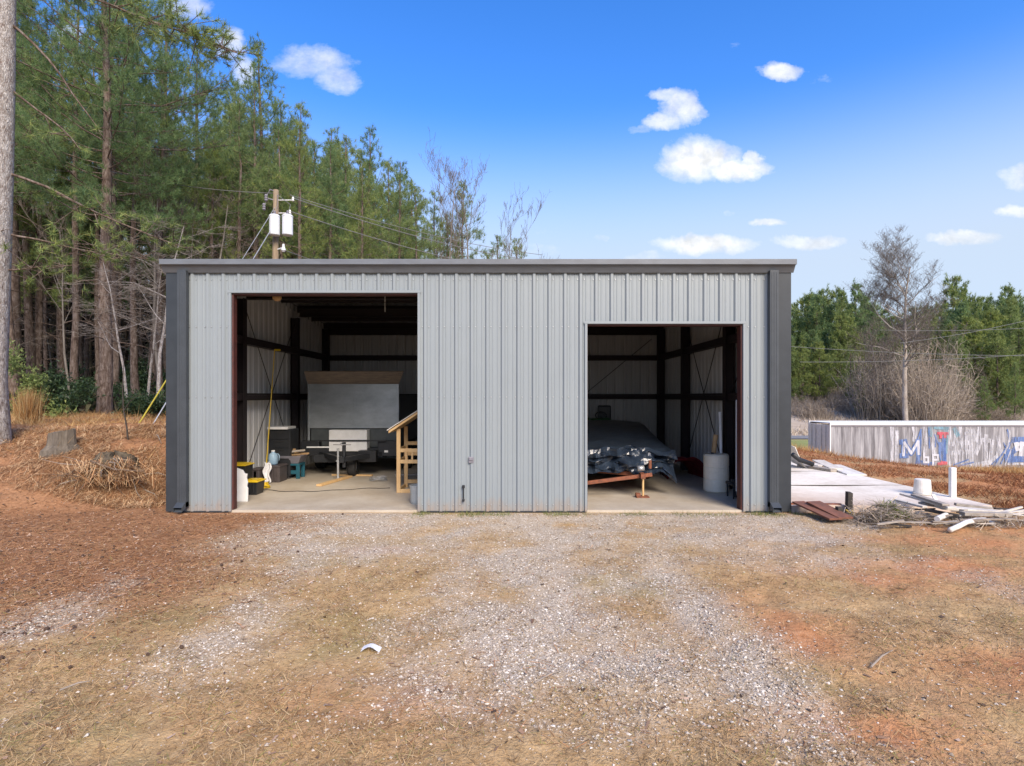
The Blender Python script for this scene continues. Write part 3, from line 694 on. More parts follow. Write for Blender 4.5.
def make_garage():
    G = thing('metal_garage', (-.66, YF, 0), 'light grey ribbed steel garage with two open doorways and charcoal trim', 'garage')
    b = lambda mb, name, mat, **k: mb.build(name, mat, G, **k)
    # front wall
    m = MB(); panel_wall(m, (XL, YF, 0), (1, 0, 0), (0, -1, 0), XR - XL, .0, lambda s: EAVE,
                         ((DL[0] - XL, DL[1] - XL, DL[2]), (DR[0] - XL, DR[1] - XL, DR[2])), start=.155)
    b(m, 'front_wall', [M['panel'], M['panel_in']], solid=.003, solid_mat=1)
    m = MB(); panel_wall(m, (XL, YB, 0), (0, -1, 0), (-1, 0, 0), YB - YF, 0, lambda s: roof_z(YB - s) - .02, start=.15, breaks=(YB - YM,))
    b(m, 'left_wall', [M['panel'], M['panel_in']], solid=.003, solid_mat=1)
    m = MB(); panel_wall(m, (XR, YF, 0), (0, 1, 0), (1, 0, 0), YB - YF, 0, lambda s: roof_z(YF + s) - .02, start=.15, breaks=(YM - YF,))
    b(m, 'right_wall', [M['panel'], M['panel_in']], solid=.003, solid_mat=1)
    m = MB(); panel_wall(m, (XR, YB, 0), (-1, 0, 0), (0, 1, 0), XR - XL, 0, lambda s: EAVE, start=.15)
    b(m, 'back_wall', [M['panel'], M['panel_in']], solid=.003, solid_mat=1)
    # floor
    m = MB(); m.box(XL + .02, XR - .02, YF + .01, YB - .02, -.25, .02); b(m, 'floor', M['floor'])
    # roof: ribbed sheets on both slopes
    m = MB(); pr = rib_profile(XR - XL + .16, .1)
    rows = [(YF - .06, roof_z(YF) - .003), (YM, RIDGE), (YB + .06, roof_z(YB) - .003)]
    for (ya, za), (yb, zb) in zip(rows[:-1], rows[1:]):
        for (s0, h0), (s1, h1) in zip(pr[:-1], pr[1:]):
            x0, x1 = XL - .08 + s0, XL - .08 + s1
            m.add([(x0, ya, za + h0 + .02), (x1, ya, za + h1 + .02), (x1, yb, zb + h1 + .02), (x0, yb, zb + h0 + .02)], [(0, 1, 2, 3)])
    b(m, 'roof', [M['gutter'], M['panel_in']], solid=.004, solid_mat=1)
    # gutter with angled face, on the front eave
    x0, x1 = XL - .08, XR + .08
    prof = [(10.985, 4.70), (10.94, 4.665), (10.85, 4.80), (10.80, 4.80), (10.80, 4.905), (10.83, 4.905), (10.83, 4.89), (10.985, 4.89)]
    m = MB()
    m.extrude([(x0, y, z) for y, z in prof], (x1 - x0, 0, 0)); b(m, 'gutter', M['gutter'], bevel=.006)
    m = MB(); m.extrude([(XL - .10, YB + .01, z) for z in (4.7,)] + [(XL - .10, YB + .2, 4.7), (XL - .10, YB + .2, 4.87), (XL - .10, YB + .01, 4.87)], (x1 - x0 + .02, 0, 0))
    b(m, 'gutter', M['gutter'])
    for xa, xb in ((XL - .075, XL - .005), (XR + .005, XR + .075)):      # rake trims
        m = MB()
        for ya, yb in ((YF + .02, YM), (YM, YB - .02)):
            za, zb = roof_z(ya), roof_z(yb)
            m.extrude([(xa, ya, za - .2), (xa, yb, zb - .2), (xa, yb, zb + .01), (xa, ya, za + .01)], (xb - xa, 0, 0))
        b(m, 'rake_trim', M['gutter'])
    # screw rows through the panel flats
    m = MB()
    for k in range(41):
        for dx in (-.062, .068):
            x = XL + .155 + k * .3048 + dx
            for z in (.13, 2.24, 3.62, 4.55):
                if x < XL + .25 or x > XR - .45 or any(o[0] - .06 < x < o[1] + .06 and z < o[2] + .06 for o in (DL, DR)): continue
                m.box(x - .009, x + .009, YF - .014, YF - .0035, z - .009, z + .009)
    tag(b(m, 'screw_heads', M['steel']), kind='stuff')
    # corner trims: L shaped, front
    for x0, x1, xs in ((XL - .04, XL + .20, XL - .04), (XR - .20, XR + .04, XR + .04)):
        m = MB(); m.box(x0, x1, YF - .046, YF - .036, .0, 4.68)
        xa, xb = (xs, xs + .01) if xs < 0 else (xs - .01, xs)
        m.box(xa, xb, YF - .0362, YF + .2, 0, 4.68); b(m, 'corner_trim', M['charcoal'])
    # downspouts with outlet elbows
    for x in (XL + .325, XR - .335):
        m = MB(); m.box(x - .085, x + .085, YF - .155, YF - .05, .10, 4.70)
        for dx in (-.045, .0, .045): m.box(x + dx - .012, x + dx + .012, YF - .161, YF - .1545, .12, 4.66)
        d = b(m, 'downspout', M['downspout'], bevel=.01)
        ORG[d.name] = ORG[G.name]
        m = MB()
        th = .006; y0 = YF - .28; 
        for q in ((x - .085, x - .085 + th, 0, 1), (x + .085 - th, x + .085, 0, 1)):
            m.extrude([(q[0], YF - .05, .10), (q[0], YF - .16, .10), (q[0], y0, .03), (q[0], y0, .12), (q[0], YF - .16, .20), (q[0], YF - .05, .2)], (q[1] - q[0], 0, 0))
        m.add([(x - .085, YF - .16, .198), (x + .085, YF - .16, .198), (x + .085, y0, .118), (x - .085, y0, .118)], [(0, 1, 2, 3)])
        m.add([(x - .085, YF - .16, .102), (x + .085, YF - .16, .102), (x + .085, y0, .032), (x - .085, y0, .032)], [(0, 1, 2, 3)])
        b(m, 'outlet', M['downspout']).parent = d
    # door frames: jambs and head in red oxide, thin light trim around the opening
    for (x0, x1, h) in (DL, DR):
        tl, tr = (.032, .012) if x0 < -3 else (.012, .034)
        fr = MB(); fr.box(x0, x0 + tl, YF + .006, YF + (.15 if x0 < -3 else .2), .02, h); fr.box(x1 - tr, x1, YF + .006, YF + .2, .02, h)
        fr.box(x0 + tl, x1 - tr, YF + .006, YF + .2, h - .03, h)
        f = b(fr, 'door_frame', M['oxide'], bevel=.004)
        t = MB(); t.box(x0 - .045, x0 - .002, YF - .040, YF - .034, 0, h + .002); t.box(x1 + .002, x1 + .045, YF - .040, YF - .034, 0, h + .002)
        t.box(x0 - .06, x1 + .06, YF - .044, YF - .034, h + .003, h + .05)
        t.box(x0 - .0018, x0 + .003, YF - .036, YF + .0055, 0, h); t.box(x1 - .003, x1 + .0018, YF - .036, YF + .0055, 0, h)
        t.box(x0 + .0035, x1 - .0035, YF - .036, YF + .0055, h - .003, h + .0025)
        b(t, 'door_trim', M['panel'])
    # base trim line of the front wall
    for xa, xb in ((XL + .18, DL[0] - .05), (DL[1] + .05, DR[0] - .05), (DR[1] + .05, XR - .18)): m = MB(); m.box(xa, xb, YF - .03, YF - .004, -.02, .006); b(m, 'base_trim', M['charcoal'])
    # steel frames: columns + rafters
    def icol(m, x, y, ax, z1, w=.22, d=.26):
        """I-section, web along x (ax=1 inner flange to the right, -1 to the left)"""
        m.box(x, x + .012, y - w / 2, y + w / 2, .02, z1); m.box(x + ax * d - .006, x + ax * d + .006, y - w / 2, y + w / 2, .02, z1)
        xa, xb = sorted((x + .0125 if ax > 0 else x - .0005, x + ax * d - ax * .0065)); m.box(xa, xb, y - .005, y + .005, .02, z1)
    cols = (13.55, 16.95, 19.75)
    for y in cols:
        for x, ax in ((XL + .06, 1), (XR - .075, -1)):
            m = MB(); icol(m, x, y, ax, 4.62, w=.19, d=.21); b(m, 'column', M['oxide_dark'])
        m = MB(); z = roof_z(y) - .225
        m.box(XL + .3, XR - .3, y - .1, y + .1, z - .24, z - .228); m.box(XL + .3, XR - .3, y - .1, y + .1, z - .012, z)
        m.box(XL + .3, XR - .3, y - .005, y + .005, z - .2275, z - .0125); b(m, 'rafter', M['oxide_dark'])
    for x in (-3.2, .2):
        m = MB(); m.box(x, x + .16, YB - .25, YB - .07, .02, 4.5); 
        if x > 0: b(m, 'column', M['oxide_dark'])
    for z in (2.24, 3.62):
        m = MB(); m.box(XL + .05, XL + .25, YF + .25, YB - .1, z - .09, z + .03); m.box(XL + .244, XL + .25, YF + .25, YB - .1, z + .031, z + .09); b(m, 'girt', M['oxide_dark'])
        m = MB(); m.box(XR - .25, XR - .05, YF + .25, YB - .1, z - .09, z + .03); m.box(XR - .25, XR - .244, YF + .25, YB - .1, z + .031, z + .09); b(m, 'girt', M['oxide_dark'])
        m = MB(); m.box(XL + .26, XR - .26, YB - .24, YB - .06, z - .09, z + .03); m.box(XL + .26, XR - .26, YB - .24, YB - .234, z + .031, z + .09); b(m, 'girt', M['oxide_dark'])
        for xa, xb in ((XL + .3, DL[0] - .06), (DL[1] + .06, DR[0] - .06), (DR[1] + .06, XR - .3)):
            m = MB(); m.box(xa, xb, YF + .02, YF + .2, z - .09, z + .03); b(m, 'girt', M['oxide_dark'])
    y = 11.35
    while y < 20.1:
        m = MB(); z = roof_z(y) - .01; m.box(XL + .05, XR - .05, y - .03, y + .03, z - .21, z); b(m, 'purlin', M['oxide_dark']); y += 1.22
    # cross bracing rods
    for x in (XL + .2, XR - .2):
        for p, q in (((13.7, .3), (16.8, 4.4)), ((13.7, 4.4), (16.8, .3)), ((11.3, 4.4), (13.4, 2.3))):
            m = MB(); m.tube([(x + (.01 if p[1] > 1 else 0), p[0], p[1]), (x + (.01 if p[1] > 1 else 0), q[0], q[1])], .011, 6); b(m, 'brace_rod', M['oxide_dark'])
    for p, q in (((.4, .5), (5.0, 4.3)),):
        m = MB(); m.tube([(p[0], YB - .15, p[1]), (q[0], YB - .15, q[1])], .011, 6); b(m, 'brace_rod', M['oxide_dark'])
    # wall outlet, black pipe, lamp socket, pull cord, light tube along the right jamb column
    o = P(471, 460, YF - .05); m = MB(); m.box(o.x - .05, o.x + .05, YF - .055, YF - .004, o.z - .06, o.z + .06); m.box(o.x - .035, o.x + .04, YF - .075, YF - .0555, o.z - .01, o.z + .055)
    b(m, 'outlet_box', M['greyplastic'], bevel=.008)
    o = P(463.5, 487, YF - .05); m = MB(); m.tube([(o.x, YF - .06, .23), (o.x, YF - .06, .47)], .013, 8); m.lathe((o.x, YF - .06, .46), [(.02, 0), (.028, .01), (.028, .05), (.02, .06)], 10); m.lathe((o.x, YF - .06, .20), [(.02, 0), (.024, .01), (.024, .04), (.02, .05)], 10)
    b(m, 'hose_bib', M['black'])
    m = MB(); c = P(277, 297, 11.55); m.lathe((c.x, 11.55, 4.22), [(.05, 0), (.09, .05), (.09, .09), (.06, .14)], 12); b(m, 'lamp_holder', M['card'])
    m = MB(); c = P(385, 303, 12.6); m.tube([(c.x, 12.6, 4.15), (c.x, 12.6, 4.62)], .008, 5); b(m, 'pull_cord', M['white'])
    return G
make_garage()

# concrete pad right of the garage
m = MB()
def padf(u, v): return (5.50 + 3.95 * u, 11.02 + 7.5 * v, .10 + .012 * math.sin(7 * u + 3 * v))
n = 24
m.grid(padf, n, n)
edge = [(i / n, 0) for i in range(n)] + [(1, i / n) for i in range(n)] + [(1 - i / n, 1) for i in range(n)] + [(0, 1 - i / n) for i in range(n)]
top = [padf(*e) for e in edge]
for i in range(len(top)):
    a, c = top[i], top[(i + 1) % len(top)]
    m.add([(a[0], a[1], -.6), (c[0], c[1], -.6), c, a], [(0, 1, 2, 3)])
tag(m.build('concrete_pad', M['pad']), kind='structure')
m = MB()
for y in (13.5, 16.0): m.box(5.52, 9.44, y - .006, y + .006, .09, .1165)
tag(m.build('pad_joints', M['darkwood']), kind='structure')

# ------------------------------------------------------------------ left bay
def simple(name, label, cat, mb, mat, group=None, **k):
    return tag(mb.build(name, mat, **k), label, cat, group)

def tote(x0, x1, y0, y1, h, label):
    T = thing('storage_tote', ((x0 + x1) / 2, (y0 + y1) / 2, .021), label, 'storage tote', 'black totes with yellow lids')
    m = MB(); t = .035; z0, z1 = .022, h - .05
    vs = [(x0 + t, y0 + t, z0), (x1 - t, y0 + t, z0), (x1 - t, y1 - t, z0), (x0 + t, y1 - t, z0), (x0 + .01, y0 + .01, z1), (x1 - .01, y0 + .01, z1), (x1 - .01, y1 - .01, z1), (x0 + .01, y1 - .01, z1)]
    m.add(vs, [(0, 3, 2, 1), (4, 5, 6, 7), (0, 1, 5, 4), (1, 2, 6, 5), (2, 3, 7, 6), (3, 0, 4, 7)])
    for k in range(3):
        xx = x0 + .1 + k * (x1 - x0 - .2) / 2; m.box(xx - .015, xx + .015, y0 + .002, y0 + .04, z0 + .05, z1 - .02)
    m.build('tub', M['blackplastic'], T, bevel=.012)
    m = MB(); m.box(x0 - .015, x1 + .015, y0 - .015, y1 + .015, h - .049, h - .02); m.box(x0 + .04, x1 - .04, y0 + .04, y1 - .04, h - .0195, h)
    m.build('lid', M['yellow'], T, bevel=.01)
tote(-6.56, -6.13, 12.85, 13.3, .70, 'tall black tote with yellow lid behind the white board')
tote(-6.09, -5.74, 12.62, 13.05, .36, 'low black tote with yellow lid on the floor right of the taller one')

# white panel leaning by the left jamb
m = MB(); e = [(-5.92, .022), (-5.60, .022), (-5.61, .30), (-5.635, .34), (-5.62, .42), (-5.65, .52), (-5.64, .60), (-5.70, .61), (-5.74, .68), (-5.92, .74)]
m.extrude([(x, 11.85 + z * .12, z) for x, z in e], (0, .04, 0)); simple('foam_board', 'white broken board standing on end beside the left red jamb', 'board', m, M['white'], bevel=.006)

# yellow cord bundle
m = MB(); r = random.Random(4); pts = []
for k in range(90):
    a = k * .55; rr = .11 + .03 * math.sin(k * 1.7); pts.append((-6.02 + rr * 1.1 * math.cos(a), 13.55 + rr * math.sin(a), .035 + .0011 * k + .02 * r.random()))
m.tube(pts, .016, 6); simple('cord_bundle', 'bundle of yellow cord lying on the floor behind the totes', 'cord', m, M['yellow'], smooth=True)
m = MB(); r = random.Random(2); x, y = -6.0, 13.4; pts = []
for k in range(24): pts.append((-5.95 + k * .13, 13.35 - .25 * math.sin(k * .21) + .05 * math.sin(k * 1.1), .028))
m.tube(pts, .008, 5); simple('floor_cable', 'thin dark cable snaking across the concrete floor', 'cable', m, M['cable'])

# two dark crates against the left wall
def crate(x0, x1, y0, y1, h, label):
    C_ = thing('plastic_crate', ((x0 + x1) / 2, (y0 + y1) / 2, .021), label, 'crate', 'dark crates along the left wall')
    m = MB(); m.box(x0, x1, y0, y1, .022, h); m.box(x0 - .012, x1 + .012, y0 - .012, y1 + .012, h - .05, h - .01)
    m.build('body', M['brownplastic'], C_, bevel=.012)
    m = MB()
    for k in range(4): m.box(x0 + .06 + k * (x1 - x0 - .12) / 4, x0 + .08 + k * (x1 - x0 - .12) / 4 + .02, y0 - .02, y0 - .001, .06, h - .07)
    m.build('rib', M['brownplastic'], C_)
crate(-6.62, -6.42, 14.2, 14.6, .42, 'small dark crate tight against the left wall left of the white rag')
crate(-6.40, -6.02, 14.5, 15.0, .46, 'dark crate under the pale blue jug right of the white rag')
# white rag
m = MB(); rr = random.Random(8)
def rag(u, v): return (-6.37 + .19 * u + .03 * math.sin(9 * v + u), 14.36 - .05 * math.sin(u * 9) + .05 * v - .03, .06 + .50 * v + .02 * math.sin(u * 12))
m.grid(rag, 12, 14); simple('rag', 'white rag hanging down between the two dark crates', 'rag', m, M['paper'], smooth=True, solid=.006)
# blue jug
J = thing('water_jug', (-6.26, 14.7, .462), 'pale blue plastic jug standing on the dark crate', 'jug')
m = MB(); m.lathe((-6.27, 14.7, .462), [(.10, 0), (.12, .03), (.12, .22), (.10, .28), (.04, .32), (.04, .34)], 20); m.build('body', M['blue'], J, smooth=True)
m = MB(); m.lathe((-6.27, 14.7, .8025), [(.045, 0), (.045, .03), (.04, .035)], 16); m.build('cap', M['white'], J)
m = MB(); m.tube([(-6.15, 14.7, .75), (-6.11, 14.7, .70), (-6.11, 14.7, .58), (-6.155, 14.7, .53)], .014, 8); m.build('handle', M['blue'], J, smooth=True)
# black tool cabinet with a white top sheet
K = thing('tool_cabinet', (-6.27, 15.45, .021), 'tall black tool cabinet standing against the left wall', 'cabinet')
m = MB(); m.box(-6.56, -5.98, 15.1, 15.7, .1, 1.36); m.build('body', M['black'], K, bevel=.01)
for k in range(5):
    m = MB(); z = .16 + k * .235; m.box(-6.53, -6.01, 15.08, 15.099, z, z + .215); d = m.build('drawer', M['black'], K, bevel=.004)
    m = MB(); m.box(-6.40, -6.14, 15.055, 15.0795, z + .165, z + .185); m.build('handle', M['rubber'], d)
for sx in (-6.5, -6.05):
    for sy in (15.17, 15.62): m = MB(); m.lathe((sx, sy, .021), [(.02, 0), (.045, .01), (.045, .06), (.02, .079)], 12); m.build('caster', M['rubber'], K)
m = MB(); m.box(-6.57, -6.02, 15.02, 15.6, 1.362, 1.43); simple('white_tray', 'thin white tray lying on top of the black cabinet', 'tray', m, M['white'], bevel=.01)
# yellow pole against the wall
m = MB(); a = P(268, 452, 14.9); c = P(274.5, 351, 15.1); a.z = .03; m.tube([(-6.46, 14.66, .022), (c.x, 15.1, c.z)], .014, 8)
m.box(-6.40, -6.25, 15.07, 15.13, c.z, c.z + .05); simple('yellow_pole', 'long yellow pole leaning up against the left wall', 'pole', m, M['yellow'])
# brown plank behind the left jamb
m = MB(); m.beam((-6.35, 12.1, .03), (-6.55, 12.3, 1.45), .16, .03, (0, 1, 0)); simple('leaning_plank', 'brown plank leaning in the corner behind the left jamb', 'plank', m, M['oldwood'])
# teal stand, grey tub, firewood
S = thing('teal_stand', (-5.96, 15.3, .021), 'low teal metal stand under the grey tub', 'stand')
m = MB(); m.box(-6.21, -5.74, 15.12, 15.55, .38, .43); m.build('top', M['teal'], S, bevel=.008)
for sx in (-6.16, -5.79):
    for sy in (15.16, 15.51): m = MB(); m.box(sx - .05, sx + .05, sy - .025, sy + .025, .022, .379); m.build('leg', M['teal'], S, bevel=.006)
m = MB(); m.box(-6.11, -5.84, 15.14, 15.17, .15, .25); m.build('brace', M['teal'], S)
m = MB(); z0, z1 = .432, .64
vs = [(-6.18, 15.15, z0), (-5.78, 15.15, z0), (-5.78, 15.5, z0), (-6.18, 15.5, z0), (-6.28, 15.05, z1), (-5.68, 15.05, z1), (-5.68, 15.6, z1), (-6.28, 15.6, z1)]
m.add(vs, [(0, 3, 2, 1), (0, 1, 5, 4), (1, 2, 6, 5), (2, 3, 7, 6), (3, 0, 4, 7)])
simple('grey_tub', 'grey flared tub full of split wood on the teal stand', 'tub', m, M['greyplastic'], solid=.012, bevel=.004)
r = random.Random(12)
for i in range(9):
    m = MB(); cx = -6.16 + .42 * r.random(); cy = 15.15 + .32 * r.random(); z = .60 + .055 * (i % 4); a = r.uniform(-.5, .5); L = r.uniform(.16, .27)
    dx, dy = math.cos(a) * L, math.sin(a) * L
    m.beam((cx - dx, cy - dy, z), (cx + dx, cy + dy, z + r.uniform(-.03, .05)), .07, .05)
    simple('split_wood', 'piece of split tan wood heaped in the grey tub', 'firewood', m, M['card'] if i % 3 else M['oldwood'], group='split wood in the grey tub', bevel=.008)
# boards on the floor
m = MB(); m.beam((-5.05, 15.75, .045), (-3.9, 15.65, .045), .12, .04); simple('floor_board', 'tan board lying crosswise on the floor beneath the trailer', 'board', m, M['lumber'], bevel=.004)
m = MB(); m.beam((-4.78, 13.85, .05), (-4.45, 15.4, .05), .14, .05); simple('floor_board', 'tan board on the floor pointing out towards the doorway', 'board', m, M['lumber'], bevel=.004)
m = MB(); m.beam((-3.3, 15.75, .045), (-2.2, 15.85, .045), .1, .04); simple('floor_board', 'thin board on the floor right of the trailer tongue', 'board', m, M['oldwood'], bevel=.004)
# wire coil
m = MB(); pts = []
for k in range(120):
    a = k * .42; q = .16 + .035 * math.sin(k * .9); pts.append((-3.52 + q * 1.25 * math.cos(a), 14.75 + q * .8 * math.sin(a), .03 + .0006 * k + .02 * (1 + math.sin(k * .6))))
m.tube(pts, .006, 5); simple('wire_coil', 'loose coil of pale wire on the floor near the timber frame', 'wire', m, M['steel'])

# dump trailer with a tall grey bulkhead
def make_trailer():
    T = thing('dump_trailer', (-4.35, 16.2, .021), 'black dump trailer with tall grey front panel and flared top board', 'trailer')
    Y = 16.2
    a = P(308, 384, Y); c = P(399, 428, Y)
    m = MB(); m.box(a.x, c.x, Y, Y + .05, 1.36, a.z)
    for x in (a.x + .001, c.x - .06): m.box(x, x + .06, Y - .03, Y - .001, .55, a.z)
    m.box(a.x + .0615, c.x - .0605, Y - .03, Y - .001, 1.33, 1.40); m.build('front_panel', M['greyboard'], T, bevel=.004)
    m = MB(); m.box(a.x + .5 * (c.x - a.x) - .012, a.x + .5 * (c.x - a.x) + .012, Y - .012, Y - .0005, 1.41, a.z - .03); m.build('seam', M['greyboard'], T)
    m = MB(); m.box(a.x + .065, c.x - .065, Y - .016, Y - .0005, a.z - .07, a.z - .03); m.build('seam', M['greyboard'], T)
    m = MB(); m.box(a.x + .08, c.x - .08, Y + .03, Y + .05, .78, 1.33); m.build('lower_panel', M['darkpanel'], T)
    m = MB(); yT = Y - .5; zT = 2.26 + (396 - 371.5) / F * yT; xa, xb = PX(304, yT), PX(403.5, yT)
    m.add([(a.x, Y - .02, a.z + .003), (c.x, Y - .02, a.z + .003), (xb, yT, zT), (xa, yT, zT), (a.x, Y + .02, a.z + .003), (c.x, Y + .02, a.z + .003), (xb, yT + .04, zT + .02), (xa, yT + .04, zT + .02)],
          [(0, 1, 2, 3), (7, 6, 5, 4), (0, 4, 5, 1), (1, 5, 6, 2), (2, 6, 7, 3), (3, 7, 4, 0)]); m.build('top_board', M['oldply'], T)
    m = MB()
    for x in (a.x, c.x - .05): m.box(x, x + .05, Y + .051, Y + 3.2, .8, 2.3)
    m.box(a.x + .05, c.x - .05, Y + .051, Y + 3.2, .75, .82); m.build('bed', M['black'], T)
    m = MB(); z = .62
    m.box(a.x - .08, c.x + .06, Y - .3, Y - .2, z - .06, z + .16)
    for x in (a.x + .3, c.x - .36): m.box(x, x + .08, Y - .195, Y + 3.3, z - .08, z + .1)
    cx = PX(346, 15.3)
    for x in (a.x + .45, c.x - .45): m.beam((x, Y - .25, z), (cx, 14.95, z - .06), .1, .12)
    m.box(cx - .06, cx + .06, 14.9, 15.1, z - .14, z + .02); m.build('frame', M['black'], T, bevel=.006)
    for xa, xb in ((a.x - .12, a.x + .42), (c.x - .55, c.x + .08)):
        m = MB(); m.box(xa, xb, Y - .29, Y - .05, .62, .98); m.build('corner_box', M['black'], T, bevel=.02)
    m = MB(); m.box(a.x + .08, c.x - .95, Y - .33, Y - .305, .79, .83); m.build('light_strip', M['white'], T)
    w0 = P(329, 430, Y - .35); w1 = P(367, 452, Y - .35)
    m = MB(); m.box(w0.x, w1.x, Y - .36, Y - .04, w1.z + .02, w0.z); m.build('tool_box', M['white'], T, bevel=.012)
    m = MB(); m.box(w0.x - .25, w1.x + .55, Y - .40, Y - .37, .98, 1.02); m.build('rail', M['black'], T)
    j = PX(338, 15.0)
    m = MB(); m.tube([(j, 15.0, .12), (j, 15.0, .86)], .03, 10); m.tube([(j - .05, 15.0, .52), (j + .11, 15.0, .52)], .022, 8); m.lathe((j, 15, .022), [(.10, 0), (.10, .02), (.035, .03), (.03, .1)], 14)
    m.build('jack', M['palewood'] if False else M['steel'], T, smooth=False)
    m = MB(); m.tube([(j + .09, 14.98, .95), (j + .12, 14.98, .98)], .045, 10); m.tube([(j - .12, 14.97, .96), (j + .35, 14.97, .96)], .015, 8); m.build('crank', M['steel'], T)
    def wheel(x, y, r=.36):
        w = MB(); t = .22
        prof = [(r * .58, -t / 2), (r * .93, -t / 2), (r, -t / 2 + .04), (r, t / 2 - .04), (r * .93, t / 2), (r * .58, t / 2)]
        n = 24; vs = []; fs = []
        for q, dx in prof:
            for k in range(n): an = 2 * math.pi * k / n; vs.append((x + dx, y + q * math.cos(an), r + .021 + q * math.sin(an)))
        for i in range(len(prof) - 1):
            for k in range(n): fs.append((i * n + k, i * n + (k + 1) % n, (i + 1) * n + (k + 1) % n, (i + 1) * n + k))
        w.add(vs, fs); o = w.build('wheel', M['rubber'], T, smooth=False)
        h = MB(); h.tube([(x - .07, y, r + .021), (x + .07, y, r + .021)], r * .58, 20); h.build('rim', M['steel'], o)
    for x in (a.x - .02, c.x + .02):
        for y in (17.4, 18.25): wheel(x, y)
    wheel(PX(352, 15.6), 15.7, .27)
    for x in (a.x - .13, c.x - .07): m = MB(); m.box(x, x + .22, 16.95, 18.7, .80, .84); m.build('fender', M['black'], T, bevel=.01)
    m = MB(); m.box(cx + .25, cx + .75, Y - .62, Y - .31, .42, .74); m.build('battery_box', M['blackplastic'], T, bevel=.015)
    m = MB(); m.box(a.x + .35, a.x + .95, Y - .55, Y - .31, .40, .62); m.build('pump_box', M['black'], T, bevel=.015)
    m = MB(); m.tube([(cx + .03, 15.02, .35), (cx + .03, 15.02, 1.02)], .05, 10); m.build('tongue_post', M['black'], T)
    m = MB(); m.box(c.x - .35, c.x - .25, Y - .325, Y - .301, .66, .72); m.build('marker_lamp', M['white'], T)
make_trailer()

# new timber frame (coop) at the right of the left bay
def coop():
    C_ = thing('timber_frame', (-2.2, 13.4, .021), 'new pine timber frame with sloping roof just inside the left doorway', 'timber frame')
    x0 = PX(396.5, 12.95); x1 = -1.62; y0, y1 = 12.95, 13.75
    zl = lambda x: 1.50 + (x - x0) * .66
    for x, y in ((x0, y0), (x1, y0), (x0 + .02, y1), (x1, y1), (x0 + .52, y1)):
        m = MB(); m.box(x, x + .09, y, y + .045, .022, zl(x)); m.build('post', M['lumber'], C_, bevel=.003)
    for z in (.022, .70, .96):
        m = MB(); m.box(x0 + .091, x1 - .001, y0 + .003, y0 + .042, z, z + .085); m.build('rail', M['lumber'], C_, bevel=.003)
        m = MB(); m.box(x0 + .111, x0 + .519, y1 + .003, y1 + .042, z + .1, z + .185); m.build('rail', M['lumber'], C_, bevel=.003)
        m = MB(); m.box(x0 + .02, x0 + .06, y0 + .046, y1 - .001, z, z + .085); m.build('rail', M['lumber'], C_, bevel=.003)
    for k in range(2): m = MB(); m.box(x0 + .2 + .14 * k, x0 + .24 + .14 * k, y0 + .01, y0 + .04, .786, .959); m.build('baluster', M['lumber'], C_)
    m = MB(); xa, xb = x0 - .16, x1 + .2
    m.extrude([(xa, y0 - .12, zl(xa) + .01), (xb, y0 - .12, zl(xb) + .01), (xb, y0 - .12, zl(xb) + .07), (xa, y0 - .12, zl(xa) + .07)], (0, 1.1, 0)); m.build('roof', M['lumber'], C_, bevel=.003)
    m = MB(); m.extrude([(xa - .03, y0 - .15, zl(xa) + .0715), (xb, y0 - .15, zl(xb) + .0735), (xb, y0 - .15, zl(xb) + .09), (xa - .03, y0 - .15, zl(xa) + .09)], (0, 1.16, 0)); m.build('roof_sheet', M['whitedirty'], C_)
coop()
m = MB(); m.lathe((-1.98, 11.7, .021), [(.13, 0), (.155, .36), (.165, .36), (.165, .385), (.15, .385), (.14, .03)], 20); simple('pale_bucket', 'pale grey bucket half hidden behind the right side of the left doorway', 'bucket', m, M['greyboard'], smooth=False)

